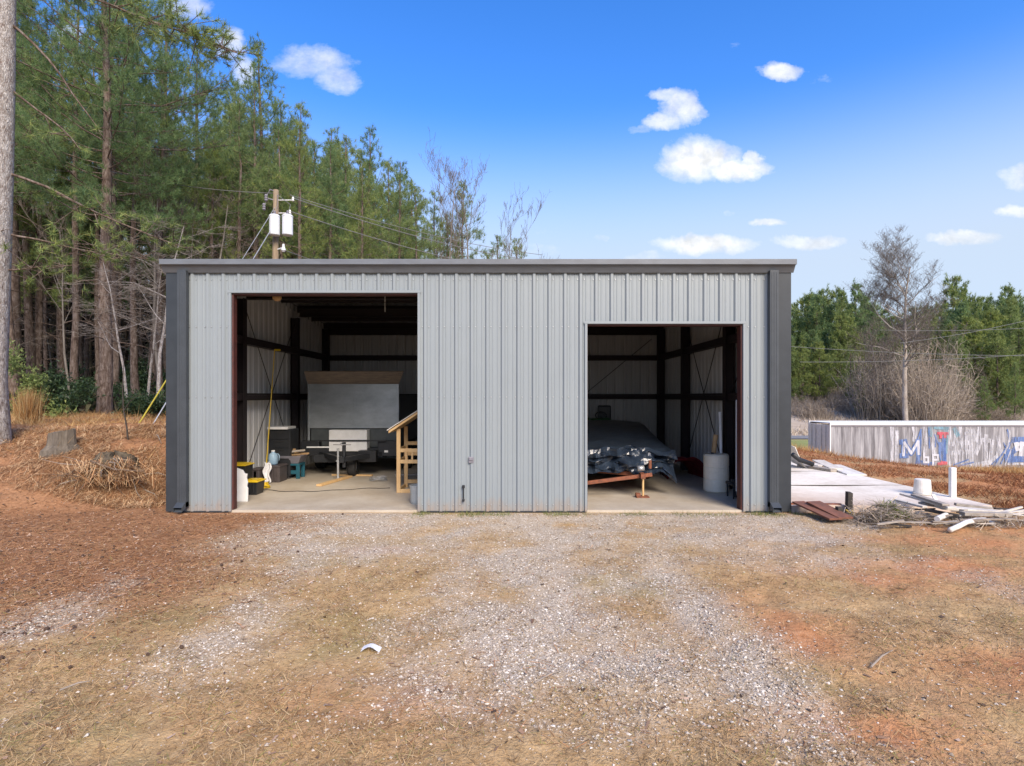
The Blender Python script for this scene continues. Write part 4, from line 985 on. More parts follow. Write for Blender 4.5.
# ------------------------------------------------------------------ right bay
def tarp_trailer():
    T = thing('covered_trailer', (2.2, 13.2, .021), 'rusty trailer under a crumpled shiny black tarp in the right doorway', 'trailer')
    m = MB()
    def tp(u, v):
        # v 0..0.22 front flap, then top sloping up to the back
        x = .55 + 3.15 * u
        if v < .30:
            t = v / .30; y = 12.58 + .14 * t; z = .53 + .51 * t - .06 * sm(.55, .0, u) + .02
            if u > .9: z -= .25 * (1 - t) * (u - .9) / .1
        else:
            t = (v - .30) / .70; y = 12.72 + 4.0 * t; z = 1.04 + .47 * sm(0, 1, t) * (1 - .25 * abs(u - .75)) + .05 * math.sin(3 * u)
            x += .12 * t
        flap = float(sm(.36, .28, v))
        q = np.array([u * 6]), np.array([v * 10])
        w = float(fbm(q[0], q[1], 5, 3)[0]) - .5; w2 = float(vnoise(u * 17 + 3, v * 22, 8)) - .5
        w3 = abs(float(vnoise(u * 14, v * 18 + 9, 12)) - .5)
        y += flap * (.55 * w + .16 * w2 + .40 * w3); z += (flap * .22 + .045) * w + flap * .06 * w2
        if u > .985: z -= .3 * (1 if v > .3 else 0)
        if flap > .9 and v < .02: z += .10 * w + .08 * w2
        return (x, y, float(z))
    m.grid(tp, 52, 60); m.build('tarp', M['tarp'], T, smooth=False)
    m = MB(); m.box(.75, 3.6, 13.1, 16.7, .55, .72); m.box(.75, 3.6, 13.5, 16.6, .721, .95); m.build('bed', M['rust'], T)
    m = MB(); m.beam(P(586, 483, 12.46), P(652, 474.5, 12.42), .06, .08); m.beam((2.95, 12.55, .50), (1.2, 13.6, .52), .07, .09); m.beam((2.95, 12.55, .50), (3.5, 13.6, .52), .07, .09)
    m.beam((2.86, 12.2, .50), (2.93, 12.8, .50), .1, .1); m.build('frame', M['rust'], T, bevel=.006)
    m = MB(); j = P(643, 478, 12.4); m.tube([(j.x, 12.4, .05), (j.x, 12.4, .52)], .024, 10); m.build('jack', M['lumber'], T)
    m = MB(); m.box(j.x - .16, j.x + .12, 12.28, 12.5, .022, .05); m.box(j.x - .17, j.x - .07, 12.3, 12.42, .0505, .12); m.build('jack_foot', M['rust'], T, bevel=.006)
    c = P(641, 468, 12.35); m = MB(); m.tube([(c.x - .08, 12.33, c.z - .01), (c.x + .06, 12.33, c.z)], .06, 12); m.build('coupler', M['steel'], T, smooth=True)
    c = P(650, 463, 12.5); m = MB(); m.tube([(c.x, 12.5, c.z - .12), (c.x, 12.5, c.z + .06)], .035, 10); m.build('winch', M['rust'], T)
    for x in (.62, 3.5):
        w = MB(); w.tube([(x, 15.2, .36), (x + .2, 15.2, .36)], .335, 24); w.build('wheel', M['rubber'], T)
tarp_trailer()

def tractor():
    T = thing('garden_tractor', (3.1, 18.3, .021), 'green garden tractor with black seat behind the covered trailer', 'tractor')
    m = MB(); m.box(2.45, 3.15, 17.6, 18.5, .55, 1.55); m.build('hood', M['green'], T, bevel=.08)
    m = MB(); m.box(2.75, 3.55, 18.4, 19.0, .5, 1.25); m.build('body', M['green'], T, bevel=.05)
    m = MB(); m.box(2.85, 3.3, 18.6, 18.7, 1.25, 1.95); m.box(2.85, 3.3, 18.3, 18.6, 1.26, 1.36); m.build('seat', M['blackplastic'], T, bevel=.06)
    for x in (2.3, 3.5):
        for y, r in ((17.8, .3), (18.8, .5)): m = MB(); m.tube([(x, y, r + .021), (x + .22, y, r + .021)], r, 24); m.build('wheel', M['rubber'], T)
    m = MB(); m.tube([(2.9, 18.1, 1.3), (2.9, 18.25, 1.62)], .02, 8); 
    pts = [(2.9 + .18 * math.cos(a * .5236), 18.25 + .08 * math.sin(a * .5236), 1.62 + .12 * math.sin(a * .5236)) for a in range(13)]
    m.tube(pts, .018, 6, caps=False); m.build('steering_wheel', M['blackplastic'], T)
tractor()
D = thing('plastic_drum', (4.81, 13.2, .021), 'cream plastic drum standing by the right wall column', 'drum')
m = MB(); m.lathe((4.81, 13.2, .021), [(.265, 0), (.285, .02), (.285, .28), (.278, .29), (.278, .30), (.285, .31), (.285, .57), (.278, .58), (.278, .59), (.285, .60), (.285, .84), (.275, .86), (.25, .865)], 32); m.build('body', M['drum'], D, smooth=False)
m = MB(); m.lathe((4.81, 13.2, .8865), [(.262, 0), (.262, .012), (.24, .014)], 32); m.build('lid', M['drum'], D)
m = MB(); m.lathe((4.72, 13.2, .902), [(.035, 0), (.035, .02), (.03, .024)], 12); m.build('bung', M['black'], D)
m = MB(); a = P(713.5, 449, 13.25); c = P(716.5, 435, 13.3); m.tube([(a.x + .02, 13.3, .903), (c.x, 13.35, c.z)], .055, 12); simple('tan_roll', 'short tan paper roll standing on the drum lid', 'roll', m, M['card'])
m = MB(); a = P(717.5, 452, 13.5); c = P(719, 412, 13.42); m.tube([(a.x - .02, 13.22, .903), (c.x, 13.36, c.z)], .032, 12); simple('white_pipe', 'thin white pipe propped on the drum lid against the column', 'pipe', m, M['white'])
m = MB()
def redb(u, v):
    a = u * math.pi; r_ = .30 * (1 - .25 * v) + .09 * (float(vnoise(u * 6, v * 7, 3)) - .5)
    return (4.72 - .55 * math.cos(a) * (1 - .25 * v), 15.0 + 1.3 * v, .022 + math.sin(a) * r_ * 1.9)
m.grid(redb, 24, 20); simple('red_bundle', 'dark red cloth bundle lying on the floor behind the drum', 'bundle', m, M['red'], smooth=True, solid=.01)
m = MB(); x = PX(735.3, 11.85); m.box(x, x + .075, 11.8, 11.83, .25, 2.18); simple('white_trim', 'long white trim strip standing behind the right doorway jamb', 'trim strip', m, M['white'])
B = thing('black_stand', (4.9, 12.3, .021), 'small black metal stand on the floor by the right jamb', 'stand')
for sx in (4.80, 4.97):
    for sy in (12.15, 12.5): m = MB(); m.box(sx, sx + .03, sy, sy + .03, .022, .30); m.build('leg', M['black'], B)
m = MB(); m.box(4.78, 5.02, 12.13, 12.55, .301, .36); m.box(4.84, 4.98, 12.2, 12.4, .3605, .42); m.build('top', M['black'], B, bevel=.01)
m = MB(); m.box(4.831, 4.969, 12.155, 12.175, .06, .09); m.build('stretcher', M['black'], B)
# ------------------------------------------------------------------ right of the garage: pad clutter and debris
def ground_pt(px, py, z):
    Y = (CAMZ - z) * F / (py - 396); return Vector((PX(px, Y), Y, z))
# bucket upside down on the pad
a = ground_pt(922.5, 494, .11)
Bk = thing('white_bucket', (a.x, a.y, .112), 'white bucket standing upside down on the concrete pad', 'bucket')
m = MB(); m.lathe((a.x, a.y, .112), [(.175, 0), (.182, .01), (.182, .035), (.170, .037), (.168, .06), (.150, .31), (.135, .325)], 24); m.build('body', M['whitedirty'], Bk)
m = MB(); pts = [(a.x + .185 * math.cos(t), a.y - .05 - .12 * math.sin(t), .15 + .0 * t) for t in [k * math.pi / 10 for k in range(11)]]; m.tube(pts, .006, 5); m.build('handle', M['steel'], Bk)
# white stake
a = ground_pt(952.5, 498, .09)
m = MB(); m.box(a.x - .055, a.x + .055, a.y - .045, a.y + .045, .108, .74); simple('white_stake', 'white painted post standing upright at the edge of the pad', 'post', m, M['white'], bevel=.008)
m = MB(); c = P(944, 508, a.y - .9); m.beam((c.x + .05, a.y - .55, .26), (c.x - .02, a.y - .75, .12), .06, .03); simple('short_slat', 'short white slat leaning on the debris below the white post', 'slat', m, M['whitedirty'])
# dark stubs
for (px, pb, pt, Y, lab) in ((848.5, 508, 492, 10.9, 'dark short post stub with yellow ribbon at the pad edge'), (838.5, 519, 507, 10.35, 'dark lower post stub in front of the pad edge beside the boards')):
    c = P(px, pt, Y); z0 = tz(c.x, Y) - .1
    K = thing('post_stub', (c.x, Y, z0), lab, 'post')
    m = MB(); m.add([(c.x - .05, Y - .05, z0), (c.x + .05, Y - .05, z0), (c.x + .05, Y + .05, z0), (c.x - .05, Y + .05, z0), (c.x - .035, Y - .05, c.z), (c.x + .06, Y - .05, c.z - .015), (c.x + .06, Y + .05, c.z), (c.x - .035, Y + .05, c.z + .01)],
                    [(0, 3, 2, 1), (4, 5, 6, 7), (0, 1, 5, 4), (1, 2, 6, 5), (2, 3, 7, 6), (3, 0, 4, 7)]); m.build('stub', M['darkwood'], K, bevel=.006)
    if px > 840:
        m = MB(); q = P(849.5, 508, Y - .09); m.tube([(q.x - .05, Y - .06, .06), (q.x + .0, Y - .10, .0), (q.x + .06, Y - .085, .05), (q.x + .075, Y - .09, -.03)], .013, 6); m.build('ribbon', M['yellow'], K)
# rusty boards sloping off the pad
for (p0, p1, w, lab, mat) in (((798, 505, .13), (836, 522, .02), .26, 'dark edged rusty board sloping off the pad nearest the garage', 'rustboard'), ((813, 505, .16), (846, 521, .03), .30, 'red brown rusty board overlapping the other board beside the pad', 'rustboard')):
    a = ground_pt(*p0); c = ground_pt(*p1); a.z += .06; c.z += .05
    m = MB(); m.beam(a, c, w, .035); simple('rusty_board', lab, 'board', m, M[mat], group='rusty boards by the pad', bevel=.004)
m = MB(); a = ground_pt(790, 503.5, .12); c = ground_pt(841, 504.2, .12); m.beam(a, c, .05, .03); simple('rusty_bar', 'long thin rusty bar lying flat on the near edge of the pad', 'bar', m, M['rust'])
# loose boards and sheets at the back left of the pad
back = [((800, 465.5, .14), (834, 471, .14), .22, .10, 'oldwood', 'grey brown plank lying at the far left of the pad'), ((806, 462.5, .22), (822, 466, .18), .3, .04, 'palewood', 'pale short board on top of the far plank'),
        ((818, 460.5, .2), (836, 469, .18), .34, .05, 'palewood', 'pale board slanting over the middle of the far pile'), ((832, 465, .18), (857, 475, .12), .5, .04, 'whitedirty', 'whitish sheet at the right end of the far pile')]
for p0, p1, w, h, mat, lab in back:
    a = ground_pt(*p0); c = ground_pt(*p1); m = MB(); m.beam(a, c, w, h); simple('loose_board', lab, 'board', m, M[mat], group='boards at the far side of the pad', bevel=.006)
m = MB(); a = ground_pt(797, 466, .12)
def curl(u, v):
    t = u * 2.0; return (a.x - .30 + .35 * u + .05 * v, a.y + .9 * v - .5, .13 + .62 * (1 - u) ** 1.5 + .05 * v)
m.grid(curl, 12, 6); simple('bent_sheet', 'bent white sheet curling up at the far left of the pad', 'metal sheet', m, M['whitedirty'], solid=.02, smooth=True)
m = MB(); c0 = ground_pt(803, 463, .3); m.tube([(c0.x - .3, c0.y, .55), (c0.x - .05, c0.y + .1, .38), (c0.x + .35, c0.y + .1, .25)], .07, 8); simple('dark_hose', 'dark pipe bending over the boards beside the curled sheet', 'pipe', m, M['black'], smooth=True)
# lumber heap at the near right corner of the pad
r = random.Random(21)
heap = [((903, 499, .16), (952, 513, .20), .14, .04, 'palewood', 'long pale plank slanting down across the heap leftmost'), ((914, 500, .20), (946, 510, .24), .12, .04, 'oldwood', 'grey plank lying just behind the long pale plank'),
        ((920, 508, .12), (966, 516, .12), .12, .05, 'oldwood', 'grey plank low in the middle of the heap'), ((938, 512.5, .14), (1004, 517.5, .08), .24, .05, 'palewood', 'wide pale plank at the right end of the heap'),
        ((955, 509.5, .14), (992, 513.5, .10), .10, .05, 'oldwood', 'narrow grey plank behind the wide pale plank'), ((925, 515, .08), (958, 521, .05), .09, .05, 'darkwood', 'dark wet plank low under the heap'),
        ((962, 519, .08), (1010, 519.5, .08), .14, .06, 'oldwood', 'grey log like plank in front of the wide pale plank'), ((896, 505, .15), (925, 512, .15), .1, .04, 'palewood', 'short pale plank at the left of the heap')]
for p0, p1, w, h, mat, lab in heap:
    a = ground_pt(*p0); c = ground_pt(*p1); a.z += .10; c.z += .09
    m = MB(); m.beam(a, c, w, h); simple('scrap_plank', lab, 'plank', m, M[mat], group='scrap planks by the pad corner', bevel=.006)
r = random.Random(5)
for i in range(44):
    px, py = r.uniform(872, 1012), r.uniform(503, 526)
    a = ground_pt(px, py, .06); an = r.uniform(-.7, .5); L = r.uniform(.25, .9); z0 = tz(a.x, a.y) + r.uniform(.02, .16)
    if a.y > 10.98: continue
    d = Vector((math.cos(an) * L, math.sin(an) * L * .35, r.uniform(-.08, .10)))
    m = MB(); m.beam((a.x, a.y, max(z0, .03)), (a.x + d.x, min(a.y + d.y, 10.98), max(z0 + d.z, .03)), r.uniform(.025, .07), r.uniform(.012, .03))
    simple('scrap_stick', 'short weathered stick or lath jumbled among the planks by the pad', 'stick', m, M[r.choice(['oldwood', 'palewood', 'stick', 'darkwood'])], group='scrap sticks by the pad')
# white pipes
a = ground_pt(950, 530, .08); c = ground_pt(985, 521.5, .08); d = ground_pt(994, 524, .06)
m = MB(); pts = [a, a.lerp(c, .25) + Vector((0, 0, .03)), a.lerp(c, .5) + Vector((-.02, .02, .05)), a.lerp(c, .78) + Vector((0, .02, .05)), c + Vector((0, 0, .03)), c.lerp(d, .6), d]; m.tube(pts, .04, 14); simple('plastic_pipe', 'bent white plastic pipe lying in front of the planks', 'pipe', m, M['whitedirty'], smooth=True)
a = ground_pt(937, 519, .12); m = MB(); m.tube([a, a + Vector((.35, .25, .02))], .045, 14); simple('pipe_end', 'short white pipe with its open end facing out of the heap', 'pipe', m, M['whitedirty'], smooth=False)
# brush heap: many twigs with some green
def twig_heap(cx, cy, n, sx, sy, h, seed):
    q = np.random.RandomState(seed)
    x = cx + q.randn(n) * sx; y = cy + q.randn(n) * sy
    z = terrain(x, y) + np.abs(q.rand(n)) * h * np.exp(-((x - cx) / (sx * 1.6)) ** 2)
    t = q.rand(n) * 6.283; el = q.randn(n) * .3 + .05
    return np.stack([x, y, z], 1), np.stack([np.cos(t) * np.cos(el), np.sin(t) * np.cos(el), np.sin(el)], 1), q
Bh = thing('brush_heap', (7.1, 10.1, 0), 'heap of dead twigs and wilting green stems beside the planks', 'brush heap')
p, d, q = twig_heap(6.75, 10.15, 900, .36, .2, .30, 3)
V, T = strips(p, d, .2 + .4 * q.rand(len(p)), .005 + .012 * q.rand(len(p)))
o = tag(link('twigs', np_mesh('twigs', V - np.array([7.1, 10.1, 0]), T, M['brush'], 4), parent=Bh), kind='stuff')
p, d, q = twig_heap(6.85, 10.15, 380, .16, .12, .28, 7); d[:, 2] = np.abs(d[:, 2]) + .4
V, T = blades(p, d, .1 + .16 * q.rand(len(p)), .012 + .012 * q.rand(len(p)))
tag(link('green_stems', np_mesh('green_stems', V - np.array([7.1, 10.1, 0]), T, M['weedgreen']), parent=Bh), kind='stuff')
Bh2 = thing('brush_heap', (8.7, 9.9, 0), 'low scatter of dead twigs under the pale planks right of the brush', 'brush heap')
p, d, q = twig_heap(8.4, 9.75, 380, .7, .18, .10, 13)
V, T = strips(p, d, .2 + .35 * q.rand(len(p)), .005 + .012 * q.rand(len(p)))
tag(link('twigs', np_mesh('twigs', V - np.array([8.7, 9.9, 0]), T, M['brush'], 4), parent=Bh2), kind='stuff')

# ------------------------------------------------------------------ graffiti container
def container():
    Y = 33.0; zt = CAMZ - 26.6 * Y / F; zb = zt - 2.75; x0 = PX(830, Y); x1 = x0 + 13.6
    Cn = thing('cargo_container', ((x0 + x1) / 2, Y + 1.2, zb), 'long weathered white cargo container covered in blue graffiti', 'container')
    m = MB()
    def side(mb, y, out):
        s = 0; pts = []
        while s < x1 - x0 - .1:
            for ds, h in ((0, 0), (.10, 0), (.13, -.025), (.21, -.025), (.24, 0)): pts.append((x0 + .06 + s + ds, y - out * h * .5))
            s += .27
        pts = [q for q in pts if q[0] < x1 - .06] + [(x1 - .06, y)]
        for (xa, ya), (xb, yb) in zip(pts[:-1], pts[1:]): mb.add([(xa, ya, zb + .14), (xb, yb, zb + .14), (xb, yb, zt - .22), (xa, ya, zt - .22)], [(0, 1, 2, 3)])
    side(m, Y + .06, -1); m.build('side_wall', M['contside'], Cn); m = MB(); side(m, Y + 2.38, 1); m.build('side_wall', M['contside'], Cn)
    m = MB(); m.box(x0 + .061, x1, Y + .1, Y + 2.34, zt - .06, zt - .01); m.box(x0, x1, Y, Y + .14, zt - .15, zt); m.box(x0, x1, Y + 2.3, Y + 2.44, zt - .15, zt); m.build('roof', M['white'], Cn, bevel=.01)
    m = MB(); m.box(x0 + .06, x1 - .06, Y + .02, Y + .10, zt - .24, zt - .152); m.build('top_rail', M['greyplastic'], Cn)
    m = MB(); m.box(x0, x1, Y + .01, Y + .12, zb, zb + .138); m.box(x0, x1, Y + 2.32, Y + 2.43, zb, zb + .138); m.build('bottom_rail', M['contside'], Cn)
    m = MB(); 
    for y in (Y + .005, Y + 2.315): m.box(x0 + .002, x0 + .058, y, y + .12, zb + .139, zt - .151); m.box(x1 - .058, x1, y, y + .12, zb + .139, zt - .151)
    m.build('corner_post', M['white'], Cn)
    for y in (Y + .13, Y + 1.225):
        m = MB(); m.box(x0 + .01, x0 + .055, y, y + 1.085, zb + .14, zt - .152); d = m.build('end_door', M['white'], Cn, bevel=.01)
        for k in (.3, .75): m = MB(); m.tube([(x0 - .02, y + k, zb + .15), (x0 - .02, y + k, zt - .16)], .022, 8); m.build('lock_rod', M['steel'], d)
    m = MB(); m.box(x1 - .05, x1 - .01, Y + .13, Y + 2.31, zb + .1, zt - .15); m.build('front_end', M['contside'], Cn)
    m = MB(); m.box(x0 + .1, x1 - .1, Y + .12, Y + 2.32, zb + .02, zb + .1); m.build('underframe', M['black'], Cn)
    # painted writing and smears on the near side, coordinates in the enlarged photograph crop
    S = 7.64
    def pt(u, v): return (PX(890 + u / S, Y), CAMZ + (396 - (410 + v / S)) / F * Y)
    depth = [Y + .034]
    def stroke(name, mat, lines, w):
        yy = depth[0]; depth[0] -= .0016
        for line in lines:
            m = MB()
            q = [pt(*p) for p in line]
            for (xa, za), (xb, zb_) in zip(q[:-1], q[1:]):
                dx, dz = xb - xa, zb_ - za; L = math.hypot(dx, dz) or 1; ww = w / S / 17 / 2
                ex, ez = dx / L * ww * .9, dz / L * ww * .9; nx, nz = -dz / L * ww, dx / L * ww
                m.add([(xa - ex + nx, yy, za - ez + nz), (xa - ex - nx, yy, za - ez - nz), (xb + ex - nx, yy, zb_ + ez - nz), (xb + ex + nx, yy, zb_ + ez + nz)], [(0, 1, 2, 3)])
                yy -= .00012
            m.build(name, mat, Cn)
    rr = random.Random(3)
    # pale rolled-on smears
    sm_ = []
    for u, a, b in ((20, 140, 400), (55, 170, 420), (190, 140, 230), (270, 135, 330), (335, 190, 330), (460, 140, 430), (500, 190, 400), (545, 130, 420), (590, 180, 430), (620, 160, 420), (680, 130, 240), (735, 200, 420), (780, 240, 400), (830, 210, 330), (910, 170, 330)):
        sm_.append([(u + rr.uniform(-6, 6), a), (u + rr.uniform(-6, 6), (a + b) / 2), (u + rr.uniform(-8, 8), b)])
    stroke('pale_smear', M['grafwhite'], sm_, 30)
    stroke('pale_smear', M['grafwhite'], [[(640, 225), (760, 235)], [(640, 170), (690, 250), (660, 330)], [(470, 330), (600, 320)], [(480, 260), (610, 250)], [(660, 420), (770, 400), (860, 320)]], 34)
    stroke('teal_block', M['grafteal'], [[(310, 135), (310, 190)], [(350, 130), (440, 135)], [(430, 150), (430, 230), (425, 320)], [(500, 150), (520, 190)]], 34)
    stroke('blue_ground', M['clearblue'], [[(225, 330), (215, 400)], [(240, 400), (330, 415)], [(385, 260), (390, 330), (400, 370)], [(415, 215), (420, 400)]], 30)
    stroke('blue_line', M['clearblue'], [[(240, 150), (238, 310)], [(300, 140), (305, 290)], [(345, 190), (390, 300)], [(350, 230), (350, 280)], [(490, 420), (600, 380)], [(520, 430), (640, 400)], [(240, 150), (215, 220)]], 11)
    # letter M, blue outline with white body
    Mo = [[(105, 345), (112, 250)], [(112, 250), (165, 330)], [(165, 330), (218, 240)], [(218, 240), (222, 335)], [(92, 350), (130, 350)], [(90, 245), (120, 240)]]
    stroke('letter_outline', M['clearblue'], Mo, 38)
    stroke('letter', M['grafletter'], Mo[:4], 19)
    # letters b p
    stroke('letter', M['grafletter'], [[(262, 330), (262, 400)], [(262, 362), (295, 362)], [(295, 362), (295, 400)], [(262, 400), (295, 400)]], 15)
    stroke('letter', M['grafletter'], [[(330, 345), (332, 420)], [(330, 345), (368, 345)], [(368, 345), (368, 380)], [(332, 382), (368, 380)]], 15)
    # red tag and red smear
    stroke('red_mark', M['grafred'], [[(372, 178), (440, 180)], [(388, 180), (390, 208)], [(425, 180), (425, 205)]], 22)
    stroke('red_mark', M['grafred'], [[(375, 412), (430, 408)], [(400, 400), (430, 405)]], 22)
    # diagonal strokes and the blue block letter at the right
    stroke('blue_line', M['clearblue'], [[(780, 415), (860, 340)], [(800, 425), (915, 250)], [(850, 410), (940, 225)], [(900, 150), (912, 230)], [(870, 250), (900, 310)]], 9)
    stroke('blue_block', M['clearblue'], [[(900, 375), (1100, 375)], [(925, 320), (925, 390)], [(950, 228), (1090, 228)], [(905, 345), (960, 300)], [(1075, 240), (1080, 380)]], 46)
    stroke('letter', M['grafletter'], [[(965, 260), (975, 300)], [(1010, 255), (1000, 340)], [(970, 262), (1030, 262)]], 30)
    stroke('pale_smear', M['grafwhite'], [[(905, 412), (1150, 412)], [(600, 425), (760, 440)]], 20)
    stroke('pale_smear', M['grafwhite'], [[(920, 180), (905, 250), (880, 330)], [(880, 420), (930, 300)]], 12)
    stroke('blue_line', M['clearblue'], [[(1120, 160), (1130, 390), (1260, 380), (1250, 200)], [(1300, 180), (1340, 380), (1390, 190)]], 26)
    # blocking under it
    for x in (x0 + .6, x0 + 6.5, x1 - 1): m = MB(); m.box(x, x + .4, Y + .2, Y + 2.2, zb - .25, zb - .002); m.build('support_block', M['darkwood'], Cn)
container()

# ------------------------------------------------------------------ left bank things
def stump():
    c = Vector((-10.05, 12.5, 0)); z = tz(c.x, c.y)
    m = MB(); n = 22; vs = []; fs = []; q = random.Random(6); ph = [q.uniform(.85, 1.15) for _ in range(n)]
    prof = [(.36, -.25), (.32, .0), (.27, .10), (.25, .24), (.245, .40)]
    for i, (r, h) in enumerate(prof):
        for k in range(n):
            a = 2 * math.pi * k / n; flare = 1 + (.22 * max(0, math.sin(a * 3 + 1)) if i < 2 else 0)
            rr = r * ph[k] * flare; vs.append((c.x + rr * math.cos(a), c.y + rr * math.sin(a), z + h + (.05 * math.sin(a + 1) + q.uniform(-.02, .02) if i == 4 else 0)))
    for i in range(4):
        for k in range(n): fs.append((i * n + k, i * n + (k + 1) % n, (i + 1) * n + (k + 1) % n, (i + 1) * n + k))
    fs.append(tuple(range(4 * n, 5 * n))); m.add(vs, fs)
    simple('tree_stump', 'grey cut tree stump on the left bank', 'stump', m, M['stump'])
stump()
def rootball():
    c = Vector((-8.55, 11.75, 0)); z = tz(c.x, c.y)
    R = thing('uprooted_stump', (c.x, c.y, z), 'mossy uprooted stump with tangled roots on the cut bank', 'stump')
    m = MB()
    def f(u, v):
        a = u * 2 * math.pi; b_ = (v - .5) * math.pi
        r = .42 + .46 * (float(fbm(np.array([math.cos(a) * 2.2 + 5]), np.array([math.sin(a) * 2.2 + b_ * 2]), 4)[0]) - .5) 
        return (c.x + 1.25 * r * math.cos(a) * math.cos(b_) + .1 * math.sin(b_), c.y + .15 + .9 * r * math.sin(a) * math.cos(b_), z + .30 + .78 * r * math.sin(b_))
    m.grid(f, 40, 24); m.build('root_mass', M['moss'], R, smooth=False)
    qq = np.random.RandomState(4); n = 1500; pp = np.stack([c.x + .2 + qq.randn(n) * .42, c.y - .22 + qq.randn(n) * .12, z + .05 + .42 * qq.rand(n)], 1); dd = np.stack([qq.randn(n), -.2 + .3 * qq.randn(n), -.7 + .5 * qq.randn(n)], 1)
    VV, TT = strips(pp, dd, .1 + .3 * qq.rand(n), .005 + .007 * qq.rand(n)); tag(link('fine_roots', np_mesh('fine_roots', VV - np.array(c) - np.array([0, 0, z]), TT, M['bankstraw'], 4), parent=R), kind='stuff')
    q = random.Random(9)
    for i in range(60):
        a = q.uniform(0, 6.28); p0 = Vector((c.x + .35 * math.cos(a), c.y - .1 + .15 * math.sin(a), z + q.uniform(.1, .55))); d = Vector((math.cos(a) + .3, -.5 + q.uniform(-.4, .3), q.uniform(-.5, .25)))
        pts = [p0]; L = q.uniform(.07, .2)
        for k in range(4): d = (d + Vector((q.uniform(-.5, .5), q.uniform(-.5, .5), q.uniform(-.4, .3)))).normalized(); pts.append(pts[-1] + d * L)
        mm = MB(); mm.tube(pts, [.012, .010, .008, .005, .003], 5); mm.build('root', M['root'] if i % 3 else M['stick'], R)
    mm = MB(); mm.tube([(c.x - .05, c.y - .32, z + .50), (c.x + .5, c.y - .42, z + .34), (c.x + 1.05, c.y - .38, z + .30)], [.022, .018, .008], 6); mm.build('root', M['root'], R)
rootball()
# broken branches on the orange bank
q = random.Random(17)
for i in range(10):
    x = -7.2 - q.random() * 1.4; y = 11.5 + q.random() * 1.8; a = q.uniform(-.9, .9); L = q.uniform(.3, .8); pts = []
    for k in range(4): xx = x + math.cos(a) * L * k / 3 + q.uniform(-.03, .03); yy = y + math.sin(a) * L * k / 3; pts.append((xx, yy, tz(xx, yy) + .04 + q.uniform(0, .05)))
    m = MB(); m.tube(pts, [.014, .012, .009, .004], 5)
    simple('fallen_branch', 'thin dead branch lying on the orange bank beside the garage', 'branch', m, M['stick'], group='dead branches on the orange bank')
# sticks on the yard
for (p0, p1, lab) in (((535, 683), (562, 670), 'pale dead stick on the gravel right of centre'), ((871, 667), (893, 650), 'pale dead stick on the clay at the right of the yard'), ((60, 690), (90, 681), 'thin brown stick on the grass at the lower left')):
    a = ground_pt(*p0, .03); c = ground_pt(*p1, .03); m = MB()
    m.tube([a, a.lerp(c, .5) + Vector((.01, .02, .01)), c], [.008, .007, .004], 6); simple('dead_stick', lab, 'stick', m, M['stick'])
m = MB(); a = ground_pt(371, 646, .03)
def lit(u, v): return (a.x - .08 + .17 * u, a.y - .05 + .1 * v + .02 * math.sin(u * 5), tz(a.x, a.y) + .02 + .035 * math.sin(u * 3.1) * (1 - v * .4))
m.grid(lit, 6, 4); simple('paper_scrap', 'white crumpled paper scrap on the grass left of centre', 'paper', m, M['paper'], solid=.002)
# pine cones and bark lumps on the left
pc = None; q = random.Random(33)
spots = []
for i in range(46):
    y = q.uniform(4.6, 11.5); x = -.93 * y + q.random() ** 1.2 * (y * .93 - 2.9)
    if x < -6.6 and y > 10.6: continue
    spots.append((x, y))
for (x, y) in spots:
    if pc is None:
        m = MB(); vs = []
        prof = [(.006, 0), (.022, .008), (.030, .022), (.030, .04), (.024, .06), (.012, .075), (.004, .08)]
        n = 10; fs = []
        for i, (r_, h) in enumerate(prof):
            for k in range(n): t = 2 * math.pi * k / n; rr = r_ * (1.25 if (k + i) % 2 else .8); vs.append((h - .04, rr * math.cos(t), .026 + rr * math.sin(t)))
        for i in range(len(prof) - 1):
            for k in range(n): fs.append((i * n + k, i * n + (k + 1) % n, (i + 1) * n + (k + 1) % n, (i + 1) * n + k))
        me = bpy.data.meshes.new('pine_cone'); me.from_pydata(vs, [], fs); me.materials.append(M['cone']); me.update(); pc = me
    o = link('pine_cone', pc, (x, y, tz(x, y) + .004)); o.rotation_euler = (q.uniform(-.3, .3), q.uniform(-.3, .3), q.uniform(0, 6.28)); s = q.uniform(.3, .6); o.scale = (s, s, s)
    tag(o, 'small dark pine cone lying on the red brown pine needles', 'pine cone', 'pine cones on the ground')

# ------------------------------------------------------------------ utility pole, wires
PY = 25.0; px_ = PX(275, PY)
top = Vector((PX(276, PY), PY, CAMZ + (396 - 190) * PY / F))
U = thing('utility_pole', (px_, PY, tz(px_, PY)), 'wooden utility pole with two pale tanks rising behind the garage roof', 'utility pole')
m = MB(); m.tube([(px_ - .08, PY, tz(px_, PY) - .3), (px_, PY, 6), top], [.17, .145, .115], 14); m.build('pole', M['polewood'], U, smooth=True)
for dx, dz in ((-.05, 0), (.52, .0)):
    c = P(276, 227, PY - .35); x = c.x + dx
    m = MB(); m.lathe((x, PY - .38, c.z - .38), [(.2, 0), (.225, .03), (.225, .80), (.235, .81), (.235, .86), (.19, .90)], 20); t = m.build('transformer', M['tank'], U, smooth=False)
    m = MB(); m.lathe((x, PY - .38, c.z + .52), [(.05, 0), (.07, .03), (.045, .05), (.065, .09), (.04, .11), (.055, .15), (.02, .2)], 12); m.build('bushing', M['greyplastic'], t)
    m = MB(); m.tube([(x + .06, PY - .38, c.z + .72), (x + .1, PY - .3, c.z + 1.0), (top.x + .1, PY - .1, top.z - .25)], .012, 5); m.build('lead_wire', M['wire'], t)
